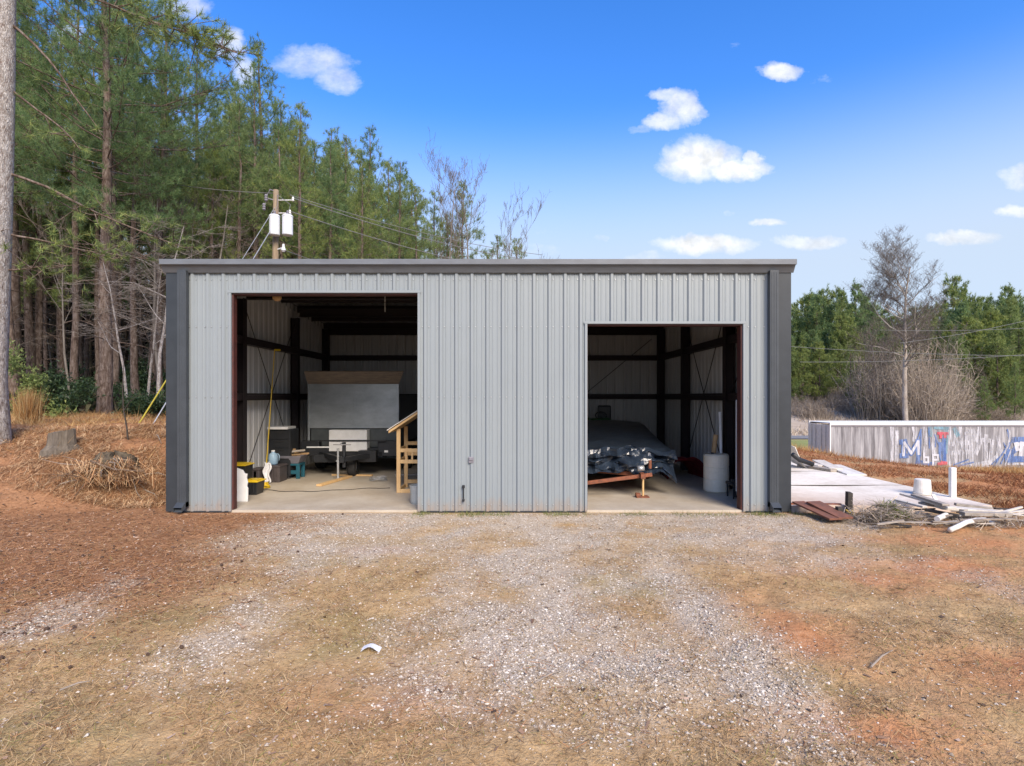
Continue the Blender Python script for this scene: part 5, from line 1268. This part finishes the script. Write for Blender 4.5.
for px, py, r_ in ((266, 197, .16), (264, 206, .2)):
    c = P(px, py, PY - .2); m = MB(); m.tube([c, c + Vector((.16, .05, .35)), (top.x, PY, c.z + .3)], .035, 8); m.lathe((c.x, c.y, c.z - .2), [(.03, 0), (.08, .05), (.05, .1), (.08, .15), (.05, .2), (.08, .25), (.04, .32)], 10); m.build('cutout', M['greyplastic'], U)
m = MB(); c = P(283.5, 247, PY - .2); m.tube([(px_, PY, c.z - .1), (c.x, PY - .15, c.z)], .03, 8); m.lathe((c.x, PY - .2, c.z - .22), [(.04, 0), (.11, .08), (.06, .2), (.05, .35)], 12); m.build('lamp', M['tank'], U)
for px in (293, 290): 
    c = P(px, 199 if px == 293 else 212, PY); m = MB(); m.lathe((c.x, PY, c.z - .1), [(.03, 0), (.06, .03), (.035, .07), (.06, .12), (.02, .2)], 10); m.tube([(px_ + .1, PY, c.z - .05), (c.x, PY, c.z - .05)], .02, 6); m.build('insulator', M['white'], U)
def wire(name, a, b_, sag, label, r=.014, n=24):
    m = MB(); a = Vector(a); b_ = Vector(b_); pts = []
    for k in range(n + 1):
        t = k / n; p = a.lerp(b_, t); p.z -= sag * 4 * t * (1 - t); pts.append(p)
    m.tube(pts, r, 5); simple(name, label, 'wire', m, M['wire'], group='overhead wires')
t0 = top - Vector((0, 0, .15))
far = P(452, 240, 34)
ex = lambda a, b_, k: Vector(a) + (Vector(b_) - Vector(a)) * k
wire('power_line', P(293, 198, PY), ex(P(293, 198, PY), P(446, 237.5, 31), 1.9), .35, 'upper overhead wire running right from the utility pole', .02)
wire('power_line', P(290, 195, PY), ex(P(290, 195, PY), P(446, 232, 31), 1.9), .35, 'topmost overhead wire running right from the pole top', .016)
wire('power_line', P(292, 212, PY), ex(P(292, 212, PY), P(446, 251, 31), 1.9), .35, 'lower overhead wire running right from the pale tanks', .02)
wire('power_line', t0, ex(t0, P(196, 180, 27), 3), .4, 'overhead wire running left from the pole into the pines', .018)
wire('power_line', P(284, 250, PY), ex(P(284, 250, PY), P(330, 262, 27), 3), .2, 'lowest wire running right from the small lamp on the pole', .014)
# guy wires with yellow guard
for dx, guard in ((0, True), (.35, False)):
    an = Vector((PX(137.5, 16.6) + dx, 16.6 + dx * .3, tz(PX(137.5, 16.6) + dx, 16.6 + dx * .3)))
    Gy = thing('guy_wire', an, 'guy wire in a bright yellow guard slanting up to the pole' if guard else 'bare grey guy wire beside the yellow guarded one', 'guy wire')
    tp = top - Vector((0, 0, .7 + dx * 2)); m = MB(); m.tube([an, tp], .012 if guard else .02, 6); m.build('cable', M['steel'], Gy)
    if guard: m = MB(); d = (tp - an).normalized(); m.tube([an + d * .1, an + d * 2.5], .022, 10); m.build('guard', M['olive'], Gy)
# far wires on the right
for i, (p0, p1, Y, sag) in enumerate((((770, 345), (1060, 356), 60, .3), ((800, 362), (1060, 352), 58, .3), ((900, 343), (1060, 312), 56, .3), ((880, 330), (1060, 326), 62, .25))):
    wire('power_line', P(*p0, Y), P(*p1, Y), sag, ['overhead wire crossing low before the right hand woods', 'lowest wire crossing before the brush at right', 'wire rising to the right before the bright green pines', 'faint high wire before the right hand woods'][i], .022)
# ------------------------------------------------------------------ trees
def nrm(a): return a / (np.linalg.norm(a, axis=-1, keepdims=True) + 1e-9)

class Wood:
    """quick tube collector in numpy for trunks and limbs"""
    def __init__(s): s.V = []; s.T = []; s.n = 0
    def tube(s, pts, radii, k=6):
        pts = np.asarray(pts, float); m = len(pts)
        d = np.gradient(pts, axis=0); d = nrm(d)
        ref = np.array([.31, .17, .93]) if abs(d[0] @ np.array([.31, .17, .93])) < .9 else np.array([1., 0, 0])
        a = nrm(np.cross(d, ref)); b = np.cross(d, a)
        t = np.arange(k) * 2 * np.pi / k
        ring = pts[:, None] + (a[:, None] * np.cos(t)[None, :, None] + b[:, None] * np.sin(t)[None, :, None]) * np.asarray(radii)[:, None, None]
        s.V.append(ring.reshape(-1, 3))
        i, j = np.meshgrid(np.arange(m - 1), np.arange(k), indexing='ij')
        q = np.stack([i * k + j, i * k + (j + 1) % k, (i + 1) * k + (j + 1) % k, (i + 1) * k + j], -1).reshape(-1, 4) + s.n
        s.T.append(q); s.n += m * k
    def mesh(s, name, mat): return np_mesh(name, np.concatenate(s.V), np.concatenate(s.T), mat, 4, smooth=True)

def tufts(rs, pos, d, n, length, width, spread=.75):
    m = len(pos)
    dd = nrm(d[:, None] + rs.randn(m, n, 3) * spread)
    base = pos[:, None] + d[:, None] * (rs.rand(m, n, 1) - .6) * length * .8
    L = length * (.6 + .6 * rs.rand(m, n, 1))
    a = nrm(np.cross(dd, rs.randn(m, n, 3))) * (width * (.6 + .8 * rs.rand(m, n, 1)))
    V = np.stack([base - a * .5, base + a * .5, base + dd * L], 2).reshape(-1, 3)
    return V

def pine(seed, H, cb, R, r0, nb, nt, nn, nl, nw, lean=0, shape=.75, stubs=14, mat='needles', bark='bark', droop=0.0, dead=0):
    """returns (wood mesh, crown mesh)"""
    rs = np.random.RandomState(seed); W = Wood()
    ts = np.linspace(0, 1, 10)
    wob = np.cumsum(rs.randn(10, 2) * .06 * H / 20, axis=0); wob[0] = 0
    tr = np.stack([wob[:, 0] + lean * ts * H * .1, wob[:, 1], ts * H], 1); tr[0, 2] = -.4
    rr = r0 * (1 - ts) ** .75 * np.where(ts < .02, 1.25, 1) + .02
    W.tube(tr, rr, 10)
    at = lambda t: np.array([np.interp(t, ts, tr[:, k]) for k in range(3)])
    P_, D_ = [], []
    az = rs.rand() * 6
    for i in range(nb):
        u = (i + rs.rand()) / nb; t = cb + (1 - cb) * u * .985
        az += 2.4 + rs.randn() * .5
        L = R * ((1 - u) ** shape * .92 + .10) * (.55 + .65 * rs.rand())
        if u < .15: L *= .75
        el = -.15 - droop + .95 * u + rs.randn() * .16
        p = at(t); d = np.array([math.cos(az) * math.cos(el), math.sin(az) * math.cos(el), math.sin(el)])
        n = 5; pts = [p]
        for k in range(n): d = nrm(d + np.array([0, 0, .12]) + rs.randn(3) * .10); pts.append(pts[-1] + d * L / n)
        pts = np.array(pts); rb = max(.012, r0 * .16 * (L / R) ** .7)
        W.tube(pts, np.linspace(rb, rb * .25, n + 1), 5)
        m = max(2, int(nt * (L / R) * (.7 + .6 * rs.rand())))
        for q in range(m):
            s_ = .35 + .65 * rs.rand() ** .7; c = np.array([np.interp(s_ * n, np.arange(n + 1), pts[:, k]) for k in range(3)])
            side = rs.randn(3) * np.array([1, 1, .55]); side = nrm(side) * L * .30 * rs.rand() ** .6 * (1.2 - .5 * s_)
            c2 = c + side; c2[2] += .05 * L
            if q % 2 == 0 and L > .8: W.tube(np.array([c, (c + c2) / 2 + [0, 0, -.03], c2]), [rb * .3, rb * .25, rb * .15], 3)
            dirv = nrm(d * .6 + side / (L * .3 + .01) * .5 + np.array([0, 0, .55]))
            P_.append(c2); D_.append(dirv)
            P_.append(c2 + rs.randn(3) * .22); D_.append(nrm(dirv + rs.randn(3) * .5))
    for i in range(stubs):
        t = cb * (.35 + .65 * rs.rand()); az = rs.rand() * 6.28; L = (.4 + 1.6 * rs.rand()) * R * .3; p = at(t); el = rs.randn() * .3
        d = np.array([math.cos(az) * math.cos(el), math.sin(az) * math.cos(el), math.sin(el) - .1])
        W.tube(np.array([p, p + d * L * .5, p + d * L + [0, 0, -.1 * L]]), [.03, .02, .006], 4)
    P_ = np.array(P_); D_ = np.array(D_)
    V = tufts(rs, P_, D_, nn, nl, nw)
    return W.mesh('trunk', M[bark]), np_mesh('crown', V, np.arange(len(V)).reshape(-1, 3), M[mat])

def bare(seed, H, r0, lev=4, bark='bark_grey', twig='twig', spread=.6, up=.25, first=.3, lead=True, kids=(9, 7, 6, 5), lr=.42, thick=1.0):
    rs = np.random.RandomState(seed); W = Wood(); Tw = Wood()
    def grow(p, d, L, r, l):
        n = 6 if l == 0 else 4; pts = [np.array(p, float)]
        for k in range(n): d = nrm(d + rs.randn(3) * (.05 if l == 0 else .17) + np.array([0, 0, up * .22 if l else 0])); pts.append(pts[-1] + d * L / n)
        pts = np.array(pts); rads = np.linspace(r, max(r * (.25 if l else .18), .006 * thick), n + 1)
        (W if l < 2 else Tw).tube(pts, rads, (9, 6, 4, 3, 3)[l])
        if l >= lev: return
        for i in range(kids[l]):
            s_ = (first + (1 - first) * (i + rs.rand()) / kids[l]) if l == 0 else (.2 + .8 * rs.rand())
            c = np.array([np.interp(s_ * n, np.arange(n + 1), pts[:, k]) for k in range(3)])
            az = rs.rand() * 6.28; side = np.array([math.cos(az), math.sin(az), 0])
            dd = nrm(d * (1 - spread) + side * spread * (1.1 if l == 0 else .8) + np.array([0, 0, up]))
            LL = L * lr * (.65 + .6 * rs.rand()) * ((1.25 - .75 * s_) if l == 0 else 1)
            rr_ = np.interp(s_ * n, np.arange(n + 1), rads) * (.5 if l == 0 else .55)
            grow(c, dd, LL, max(rr_, .007 * thick), l + 1)
    grow((0, 0, -.3), np.array([0, 0, 1.]), H, r0, 0)
    return W.mesh('trunk', M[bark]), Tw.mesh('twigs', M[twig])

def bush(seed, h, r, n, leaf, mat, flat=1.0):
    rs = np.random.RandomState(seed)
    cl = rs.randn(max(6, n // 160), 3) * np.array([r * .42, r * .42, h * .25]) + [0, 0, h * .5]
    p = cl[rs.randint(len(cl), size=n)] + rs.randn(n, 3) * np.array([r * .2, r * .2, h * .14]); p[:, 2] = np.abs(p[:, 2])
    d = nrm(rs.randn(n, 3) + (p - [0, 0, h * .4]) / r * .6)
    V = tufts(rs, p, d, 3, leaf, leaf * .45, .7)
    return np_mesh('foliage', V, np.arange(len(V)).reshape(-1, 3), M[mat])

def brush(seed, h, r, n, w=.012):
    """leafless thicket: many arching stems with twiglets"""
    rs = np.random.RandomState(seed); W = Wood()
    for i in range(n):
        a = rs.rand() * 6.28; q = r * rs.rand() ** .5; p = np.array([q * math.cos(a), q * math.sin(a), -.1]); L = h * (.45 + .55 * rs.rand()) * (1.1 - .45 * q / r)
        d = nrm(np.array([math.cos(a) * .3 * q / r, math.sin(a) * .3 * q / r, 1]) + rs.randn(3) * .22); pts = [p]
        for k in range(4): d = nrm(d + rs.randn(3) * .2); pts.append(pts[-1] + d * L / 4)
        pts = np.array(pts); W.tube(pts, np.linspace(w, w * .3, 5), 3)
        for k in range(5):
            s_ = 1.2 + 2.7 * rs.rand(); c = np.array([np.interp(s_, np.arange(5), pts[:, j]) for j in range(3)]); dd = nrm(d + rs.randn(3) * .7)
            l_ = L * (.12 + .2 * rs.rand()); W.tube(np.array([c, c + dd * l_ * .6, c + nrm(dd + rs.randn(3) * .4) * l_]), [w * .6, w * .4, w * .25], 3)
    return W.mesh('stems', M['brush'])

def plant(name, parts, x, y, label, cat, group=None, rz=0, s=1.0, z=None, sz=None):
    T = thing(name, (x, y, tz(x, y) if z is None else z), label, cat, group)
    T.rotation_euler = (0, 0, rz); T.scale = (s, s, sz or s)
    for nm, me in parts:
        o = bpy.data.objects.new(nm, me); COL.objects.link(o); o.parent = T
    return T

PV = {}
def tallp(i): return [('trunk', PV[i][0]), ('crown', PV[i][1])]
# variants: tall forest pines with the crown in the upper half
PV['a'] = pine(1, 24, .46, 4.2, .24, 62, 15, 32, .34, .017)
PV['b'] = pine(2, 22, .42, 3.6, .21, 58, 15, 32, .34, .017)
PV['c'] = pine(3, 26, .52, 4.0, .25, 56, 15, 32, .34, .017)
PV['d'] = pine(4, 18, .30, 3.2, .17, 60, 14, 32, .32, .017)
PV['e'] = pine(5, 20, .60, 2.6, .16, 40, 12, 30, .34, .017, stubs=18)
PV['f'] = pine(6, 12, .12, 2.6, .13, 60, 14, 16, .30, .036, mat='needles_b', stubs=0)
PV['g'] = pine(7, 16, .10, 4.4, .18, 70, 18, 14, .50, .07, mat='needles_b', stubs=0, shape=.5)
PV['h'] = pine(8, 18, .24, 4.8, .2, 60, 18, 14, .55, .075, stubs=0, shape=.45)
PV['near'] = pine(20, 24, .36, 5.6, .26, 92, 48, 40, .27, .012, droop=.10, stubs=22, shape=.6)
# --- the near trunk at the left edge
def near_trunk():
    rs = np.random.RandomState(41); W = Wood(); Lm = Wood()
    x0, y0 = -12.02, 12.8; z0 = tz(x0, y0); H = 20; ts = np.linspace(0, 1, 14)
    tr = np.stack([.0 + .60 * ts, .1 * np.sin(ts * 4), ts * H], 1); tr[0, 2] = -.3
    rr = .30 * (1 - ts) ** .55 * (1 + .5 * np.exp(-ts * H / .35)) + .03
    W.tube(tr, rr, 18)
    Tp, Td = [], []
    def limb(z, az, L, el, r, nt, bend=.0):
        W = Lm; t = z / H; p = np.array([np.interp(t, ts, tr[:, k]) for k in range(3)]); d = np.array([math.cos(az) * math.cos(el), math.sin(az) * math.cos(el), math.sin(el)])
        n = 8; pts = [p]
        for k in range(n): d = nrm(d + rs.randn(3) * .07 + np.array([0, 0, bend])); pts.append(pts[-1] + d * L / n)
        pts = np.array(pts); W.tube(pts, np.linspace(r, r * .25, n + 1), 7)
        for q in range(nt):
            s_ = .4 + .6 * rs.rand(); c = np.array([np.interp(s_ * n, np.arange(n + 1), pts[:, k]) for k in range(3)]); side = rs.randn(3) * np.array([.5, .5, .35]) * (1.2 - .6 * s_); c2 = c + side
            if q % 2 == 0: W.tube(np.array([c, (c + c2) / 2, c2]), [.014, .011, .006], 4)
            Tp.append(c2); Td.append(nrm(side + d * .5 + [0, 0, .3]))
    limb(9.9, .12, 3.4, -.62, .035, 5, -.03)        # limbs slanting down to the right
    limb(8.4, .3, 2.2, -.45, .032, 14, -.02)
    limb(6.4, .2, 4.2, -.22, .036, 40, -.01)
    limb(5.0, .35, 3.0, -.12, .028, 30, 0)
    limb(4.1, .2, 1.7, .05, .022, 16)
    limb(10.9, .25, 5.4, -.08, .042, 170, -.035)        # needled bough reaching right at the top of the picture
    for i in range(16): limb(11.3 + i * .5, i * 2.4, 4.2 * (1 - i / 22), .1 + .03 * i, .06, 26, .03)
    for i in range(10): limb(2.2 + i * .7, rs.rand() * 6.28, .4 + .5 * rs.rand(), -.1, .018, 0)
    Tp = np.array(Tp); Td = np.array(Td)
    V = tufts(rs, Tp, Td, 46, .20, .012, .8)
    nW = sum(len(q) for q in W.T); Tq = W.T + [q + W.n for q in Lm.T]; nL = sum(len(q) for q in Lm.T)
    me = np_mesh('trunk', np.concatenate(W.V + Lm.V), np.concatenate(Tq), [M['bark_pale'], M['bark']], 4, mi=[0] * nW + [1] * nL, smooth=True); cr = np_mesh('crown', V, np.arange(len(V)).reshape(-1, 3), M['needles'])
    plant('pine_tree', [('trunk', me), ('crown', cr)], x0, y0, 'nearest pine with pale grey bark filling the left edge', 'pine tree', z=z0)
near_trunk()
# --- prominent pine behind it, forked low over the bank
plant('pine_tree', tallp('near'), PX(104, 24), 24, 'large spreading pine on the bank between the left edge and the garage', 'pine tree', rz=.6, s=.96)
# --- skyline pines behind the garage, left to right
sky = [(15, 32, 'c', 1.1, 'tall pine whose top leaves the frame at the far upper left'), (150, 33, 'a', 1.03, 'tall pine standing just right of the large spreading pine'), (192, 36, 'b', 1.05, 'pine with broken top left of the highest peak'), (262, 40, 'c', 1.00, 'highest pine peak standing behind the utility pole'),
       (228, 43, 'a', 1.03, 'pine half hidden left of the highest peak'), (300, 46, 'b', 1.12, 'bushy pine right of the highest peak'), (340, 43, 'a', .89, 'broad pine in the middle of the skyline row'), (372, 46, 'b', 1.04, 'dark pointed pine right of the broad middle pine'),
       (402, 48, 'd', 1.16, 'shorter full pine near the right end of the row'), (432, 52, 'b', .90, 'last full pine at the right end of the left woods'), (318, 38, 'd', .92, 'yellowish pine low behind the transformer tanks'), (360, 36, 'd', .78, 'low pine just above the middle of the roof'),
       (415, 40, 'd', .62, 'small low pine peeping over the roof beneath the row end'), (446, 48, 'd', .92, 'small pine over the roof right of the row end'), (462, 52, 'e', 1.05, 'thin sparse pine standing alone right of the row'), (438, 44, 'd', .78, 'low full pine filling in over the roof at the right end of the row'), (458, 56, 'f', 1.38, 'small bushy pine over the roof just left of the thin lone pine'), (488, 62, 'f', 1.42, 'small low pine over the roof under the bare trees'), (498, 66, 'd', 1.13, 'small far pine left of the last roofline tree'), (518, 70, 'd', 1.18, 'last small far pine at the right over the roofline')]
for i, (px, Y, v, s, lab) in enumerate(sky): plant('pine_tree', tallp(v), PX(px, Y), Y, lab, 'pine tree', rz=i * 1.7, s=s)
# --- crowded trunks of the left woods
rs = np.random.RandomState(77); n = 0
while n < 120:
    Y = 27 + 42 * rs.rand() ** 1.1; px = -60 + 480 * rs.rand()
    x = PX(px, Y)
    cap = np.interp(px, [0, 120, 180, 200, 262, 300, 340, 380, 410, 440], [-80, -60, 40, 110, 75, 120, 125, 140, 165, 200])
    z = tz(x, Y); Hm = CAMZ + (396 - cap) / F * Y - z
    v = 'eaecbed'[rs.randint(7)] if Y < 45 else 'ebea'[rs.randint(4)]
    H0 = {'a': 24, 'b': 22, 'c': 26, 'd': 18, 'e': 20}[v]; s = min(1.15, Hm / H0 * (.82 + .16 * rs.rand()))
    if s < .45: n += 1; continue
    plant('pine_tree', tallp(v), x, Y, 'slim pine among the crowded trunks of the left woods', 'pine tree', 'crowded pines of the left woods', rz=rs.rand() * 6.28, s=s); n += 1
# --- bare hardwoods in and before them
BV = [bare(31, 13, .13, 4, spread=.72, up=.15, first=.25, kids=(10, 6, 5, 4)), bare(32, 10, .10, 4, bark='bark_pale', twig='twig_pale', spread=.75, up=.05, first=.35, kids=(8, 6, 5, 4)), bare(33, 15, .11, 4, spread=.45, up=.4, first=.45, kids=(9, 6, 5, 3))]
hw = [(158, 23, 1, .85, 'pale crooked bare tree just above the left roof corner'), (128, 21, 1, .6, 'bare pale tree with an arching limb left of the roof corner'), (205, 28, 0, .85, 'grey leafless tree behind the left part of the roof'), (240, 31, 0, .8, 'leafless tree just left of the utility pole'),
      (310, 30, 1, .85, 'pale twiggy tree right of the tanks'), (452, 44, 2, 1.22, 'thin bare tree leaning right over the roof past the pines'), (474, 47, 2, 1.24, 'taller bare tree against the open sky right of the pines'), (502, 50, 2, 1.1, 'last small bare tree against the sky over the roof')]
for i, (px, Y, v, s, lab) in enumerate(hw): plant('bare_tree', [('trunk', BV[v][0]), ('twigs', BV[v][1])], PX(px, Y), Y, lab, 'bare tree', rz=i * 2.1, s=s)
for i in range(18):
    Y = 25 + 24 * rs.rand(); px = -10 + 400 * rs.rand(); v = i % 3
    plant('bare_tree', [('trunk', BV[v][0]), ('twigs', BV[v][1])], PX(px, Y), Y, 'leafless grey sapling among the pines of the left woods', 'bare tree', 'bare saplings of the left woods', rz=rs.rand() * 6.28, s=.5 + .35 * rs.rand())
# --- evergreen bushes at the foot of the woods
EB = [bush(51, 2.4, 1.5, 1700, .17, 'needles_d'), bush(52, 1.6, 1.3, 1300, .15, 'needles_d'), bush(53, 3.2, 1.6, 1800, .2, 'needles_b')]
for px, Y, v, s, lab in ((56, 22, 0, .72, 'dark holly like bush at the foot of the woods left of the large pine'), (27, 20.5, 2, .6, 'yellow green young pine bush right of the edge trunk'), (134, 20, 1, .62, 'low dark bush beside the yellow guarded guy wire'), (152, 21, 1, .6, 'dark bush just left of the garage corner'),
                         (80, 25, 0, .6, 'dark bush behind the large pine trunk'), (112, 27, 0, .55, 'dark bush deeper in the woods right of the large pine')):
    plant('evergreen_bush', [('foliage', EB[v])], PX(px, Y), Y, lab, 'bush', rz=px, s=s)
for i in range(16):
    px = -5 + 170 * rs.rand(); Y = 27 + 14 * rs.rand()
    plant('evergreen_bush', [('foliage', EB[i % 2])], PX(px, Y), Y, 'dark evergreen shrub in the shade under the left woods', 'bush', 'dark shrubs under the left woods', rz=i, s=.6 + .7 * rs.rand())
# broom sedge clump, sapling
q = np.random.RandomState(5); n = 900; p = np.stack([q.randn(n) * .13, q.randn(n) * .13, np.zeros(n)], 1); d = np.stack([q.randn(n) * .16, q.randn(n) * .16, np.ones(n)], 1)
V, T_ = blades(p, d, .5 + .75 * q.rand(n), np.full(n, .014)); me = np_mesh('tall_grass', V, T_, M['sedge'])
x, y = PX(28, 16.5), 16.5; o = link('tall_grass', me, (x, y, tz(x, y))); tag(o, 'tall orange tan grass clump beside the left edge trunk', 'grass clump')
sp = Wood(); b_ = P(128, 455, 12.9); zz = tz(b_.x, 12.9) - .05
sp.tube(np.array([[0, 0, 0], [-.03, 0, .35], [-.12, .02, .75], [-.14, .02, 1.3], [-.10, .02, 2.0]]), [.022, .018, .015, .01, .004], 7); sp.tube(np.array([[-.11, .02, .72], [.02, .02, .92], [.14, .03, 1.02], [.3, .03, 1.1]]), [.012, .01, .007, .003], 5); sp.tube(np.array([[-.13, .02, 1.2], [-.25, .02, 1.5]]), [.006, .003], 4)
tag(link('sapling', sp.mesh('sapling', M['darkwood']), (b_.x, 12.9, zz)), 'thin dark leafless sapling on the bank left of the garage', 'sapling')

# --- right hand side
SYC = bare(61, 24.8, .40, 4, bark='bark_white', twig='twig', spread=.70, up=.27, first=.38, kids=(26, 11, 9, 6), lr=.43, thick=1.3)
plant('bare_tree', [('trunk', SYC[0]), ('twigs', SYC[1])], PX(906, 70), 70, 'tall bare pale barked tree rising above the container', 'bare tree', s=.83, rz=.4)
BR = [brush(71, 4.5, 2.6, 260, .03), brush(72, 3.0, 2.8, 240, .03), brush(73, 7.5, 3.0, 260, .035)]
rs = np.random.RandomState(99)
for i in range(46):
    px = 800 + 235 * rs.rand(); Y = (70 + 16 * rs.rand()) if px > 865 else 90 + 8 * rs.rand(); v = 2 if 862 < px < 960 and i % 3 else (0 if i % 2 else 1)
    plant('thicket', [('stems', BR[v])], PX(px, Y), Y, 'tan grey leafless thicket before the right hand woods', 'thicket', 'leafless thickets at right', rz=rs.rand() * 6.28, s=(.6 + .5 * rs.rand()) * (1.0 if v == 2 else .8), sz=(.6 + .7 * rs.rand()) * (1.45 if v == 2 else .9))
for i, (px, Y, v, s, lab) in enumerate(((880, 78, 0, 1.05, 'grey brown leafless tree left of the tall pale tree'), (930, 80, 0, 1.2, 'leafless tree right of the tall pale tree'), (862, 84, 2, .85, 'slim leafless tree at the left edge of the brush'), (945, 76, 2, .8, 'slim bare tree before the bright pines'), (912, 88, 0, 1.15, 'broad leafless tree behind the tall pale tree'))):
    plant('bare_tree', [('trunk', BV[v][0]), ('twigs', BV[v][1])], PX(px, Y), Y, lab, 'bare tree', rz=i, s=s)
for i in range(22):
    px = 845 + 150 * rs.rand(); Y = 74 + 14 * rs.rand(); v = (2, 0)[i % 3 == 0]
    plant('bare_tree', [('trunk', BV[v][0]), ('twigs', BV[v][1])], PX(px, Y), Y, 'slim grey leafless sapling in the brush around the tall pale tree', 'bare tree', 'bare saplings at right', rz=rs.rand() * 6.28, s=.45 + .4 * rs.rand())
for i in range(13):
    px = 786 + 92 * rs.rand(); Y = 80 + 14 * rs.rand()
    plant('thicket', [('stems', BR[1])], PX(px, Y), Y, 'low tan leafless thicket on the pale slope beside the garage corner', 'thicket', 'low thickets on the pale slope', rz=rs.rand() * 6.28, s=.5 + .5 * rs.rand(), sz=.5 + .8 * rs.rand())
# bright young pines in front
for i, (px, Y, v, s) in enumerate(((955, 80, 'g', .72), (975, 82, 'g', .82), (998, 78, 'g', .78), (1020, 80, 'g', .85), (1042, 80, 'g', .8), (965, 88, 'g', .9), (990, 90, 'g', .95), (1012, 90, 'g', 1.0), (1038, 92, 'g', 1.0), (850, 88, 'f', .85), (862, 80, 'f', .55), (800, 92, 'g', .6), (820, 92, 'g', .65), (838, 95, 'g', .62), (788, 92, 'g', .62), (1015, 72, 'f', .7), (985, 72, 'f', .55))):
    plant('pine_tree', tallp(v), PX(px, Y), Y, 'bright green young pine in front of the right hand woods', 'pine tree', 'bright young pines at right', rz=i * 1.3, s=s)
k = 0
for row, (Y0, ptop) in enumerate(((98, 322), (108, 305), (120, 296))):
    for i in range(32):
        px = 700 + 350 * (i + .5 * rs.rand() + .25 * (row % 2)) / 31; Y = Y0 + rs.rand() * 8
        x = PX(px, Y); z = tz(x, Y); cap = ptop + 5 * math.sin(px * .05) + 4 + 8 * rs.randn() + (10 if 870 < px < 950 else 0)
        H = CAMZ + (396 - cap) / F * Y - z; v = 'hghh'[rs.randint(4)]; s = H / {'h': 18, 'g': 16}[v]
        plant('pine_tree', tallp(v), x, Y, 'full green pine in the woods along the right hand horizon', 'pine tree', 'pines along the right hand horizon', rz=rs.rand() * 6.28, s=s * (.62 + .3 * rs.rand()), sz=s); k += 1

# --- woods too deep to count
def mass(name, n, xr, yr, zf, size, mat, label, seed, trunks=0):
    q = np.random.RandomState(seed)
    x = xr[0] + (xr[1] - xr[0]) * q.rand(n); y = yr[0] + (yr[1] - yr[0]) * q.rand(n)
    z0 = terrain0(x, y); h = zf(x, y) * (.75 + .5 * fbm(x * .12, y * .12, seed)); z = z0 + h * q.rand(n)
    d = nrm(q.randn(n, 3) * np.array([.8, .8, 1.2])); L = size * (.5 + q.rand(n))
    V, T = blades(np.stack([x, y, z], 1), d, L, L * (.25 + .35 * q.rand(n)))
    if trunks:
        tx = xr[0] + (xr[1] - xr[0]) * q.rand(trunks); ty = yr[0] + (yr[1] - yr[0]) * q.rand(trunks); b0 = terrain0(tx, ty) - .2; hh = zf(tx, ty); w = .06 + .12 * q.rand(trunks); lx = q.randn(trunks) * .4
        Vt = np.stack([np.stack([tx - w, ty, b0], 1), np.stack([tx + w, ty, b0], 1), np.stack([tx + lx, ty, b0 + hh], 1)], 1).reshape(-1, 3)
        T = np.concatenate([T, np.arange(3 * trunks).reshape(-1, 3) + len(V)]); V = np.concatenate([V, Vt])
    tag(link(name, np_mesh(name, V, T, M[mat])), label, 'woods', kind='stuff')
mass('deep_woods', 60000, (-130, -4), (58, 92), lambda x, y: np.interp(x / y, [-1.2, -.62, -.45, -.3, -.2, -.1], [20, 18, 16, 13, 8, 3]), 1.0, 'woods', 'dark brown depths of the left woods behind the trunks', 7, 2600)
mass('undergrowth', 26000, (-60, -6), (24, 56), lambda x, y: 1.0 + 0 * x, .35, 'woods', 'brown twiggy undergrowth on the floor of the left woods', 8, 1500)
mass('far_woods', 60000, (40, 260), (122, 165), lambda x, y: np.full_like(x, 12.5), 1.6, 'woods_g', 'green mass of woods filling in behind the right hand pines', 9, 800)

qh = np.random.RandomState(44); n = 60000
x = 28 + 62 * qh.rand(n); y = 63.5 + 44 * qh.rand(n); k = qh.rand(n) < sm(.3, .6, fbm(x * .12, y * .12, 19)); x, y = x[k], y[k]; n = len(x)
d = np.stack([qh.randn(n) * .5, qh.randn(n) * .5, np.ones(n)], 1)
V, T = blades(np.stack([x, y, terrain0(x, y) - .05], 1), d, .35 + .8 * qh.rand(n) ** 2, .05 + .07 * qh.rand(n))
tag(link('slope_grass', np_mesh('slope_grass', V, T, M['slope'])), 'pale tan dead grass over the slope beyond the container', 'grass', kind='stuff')
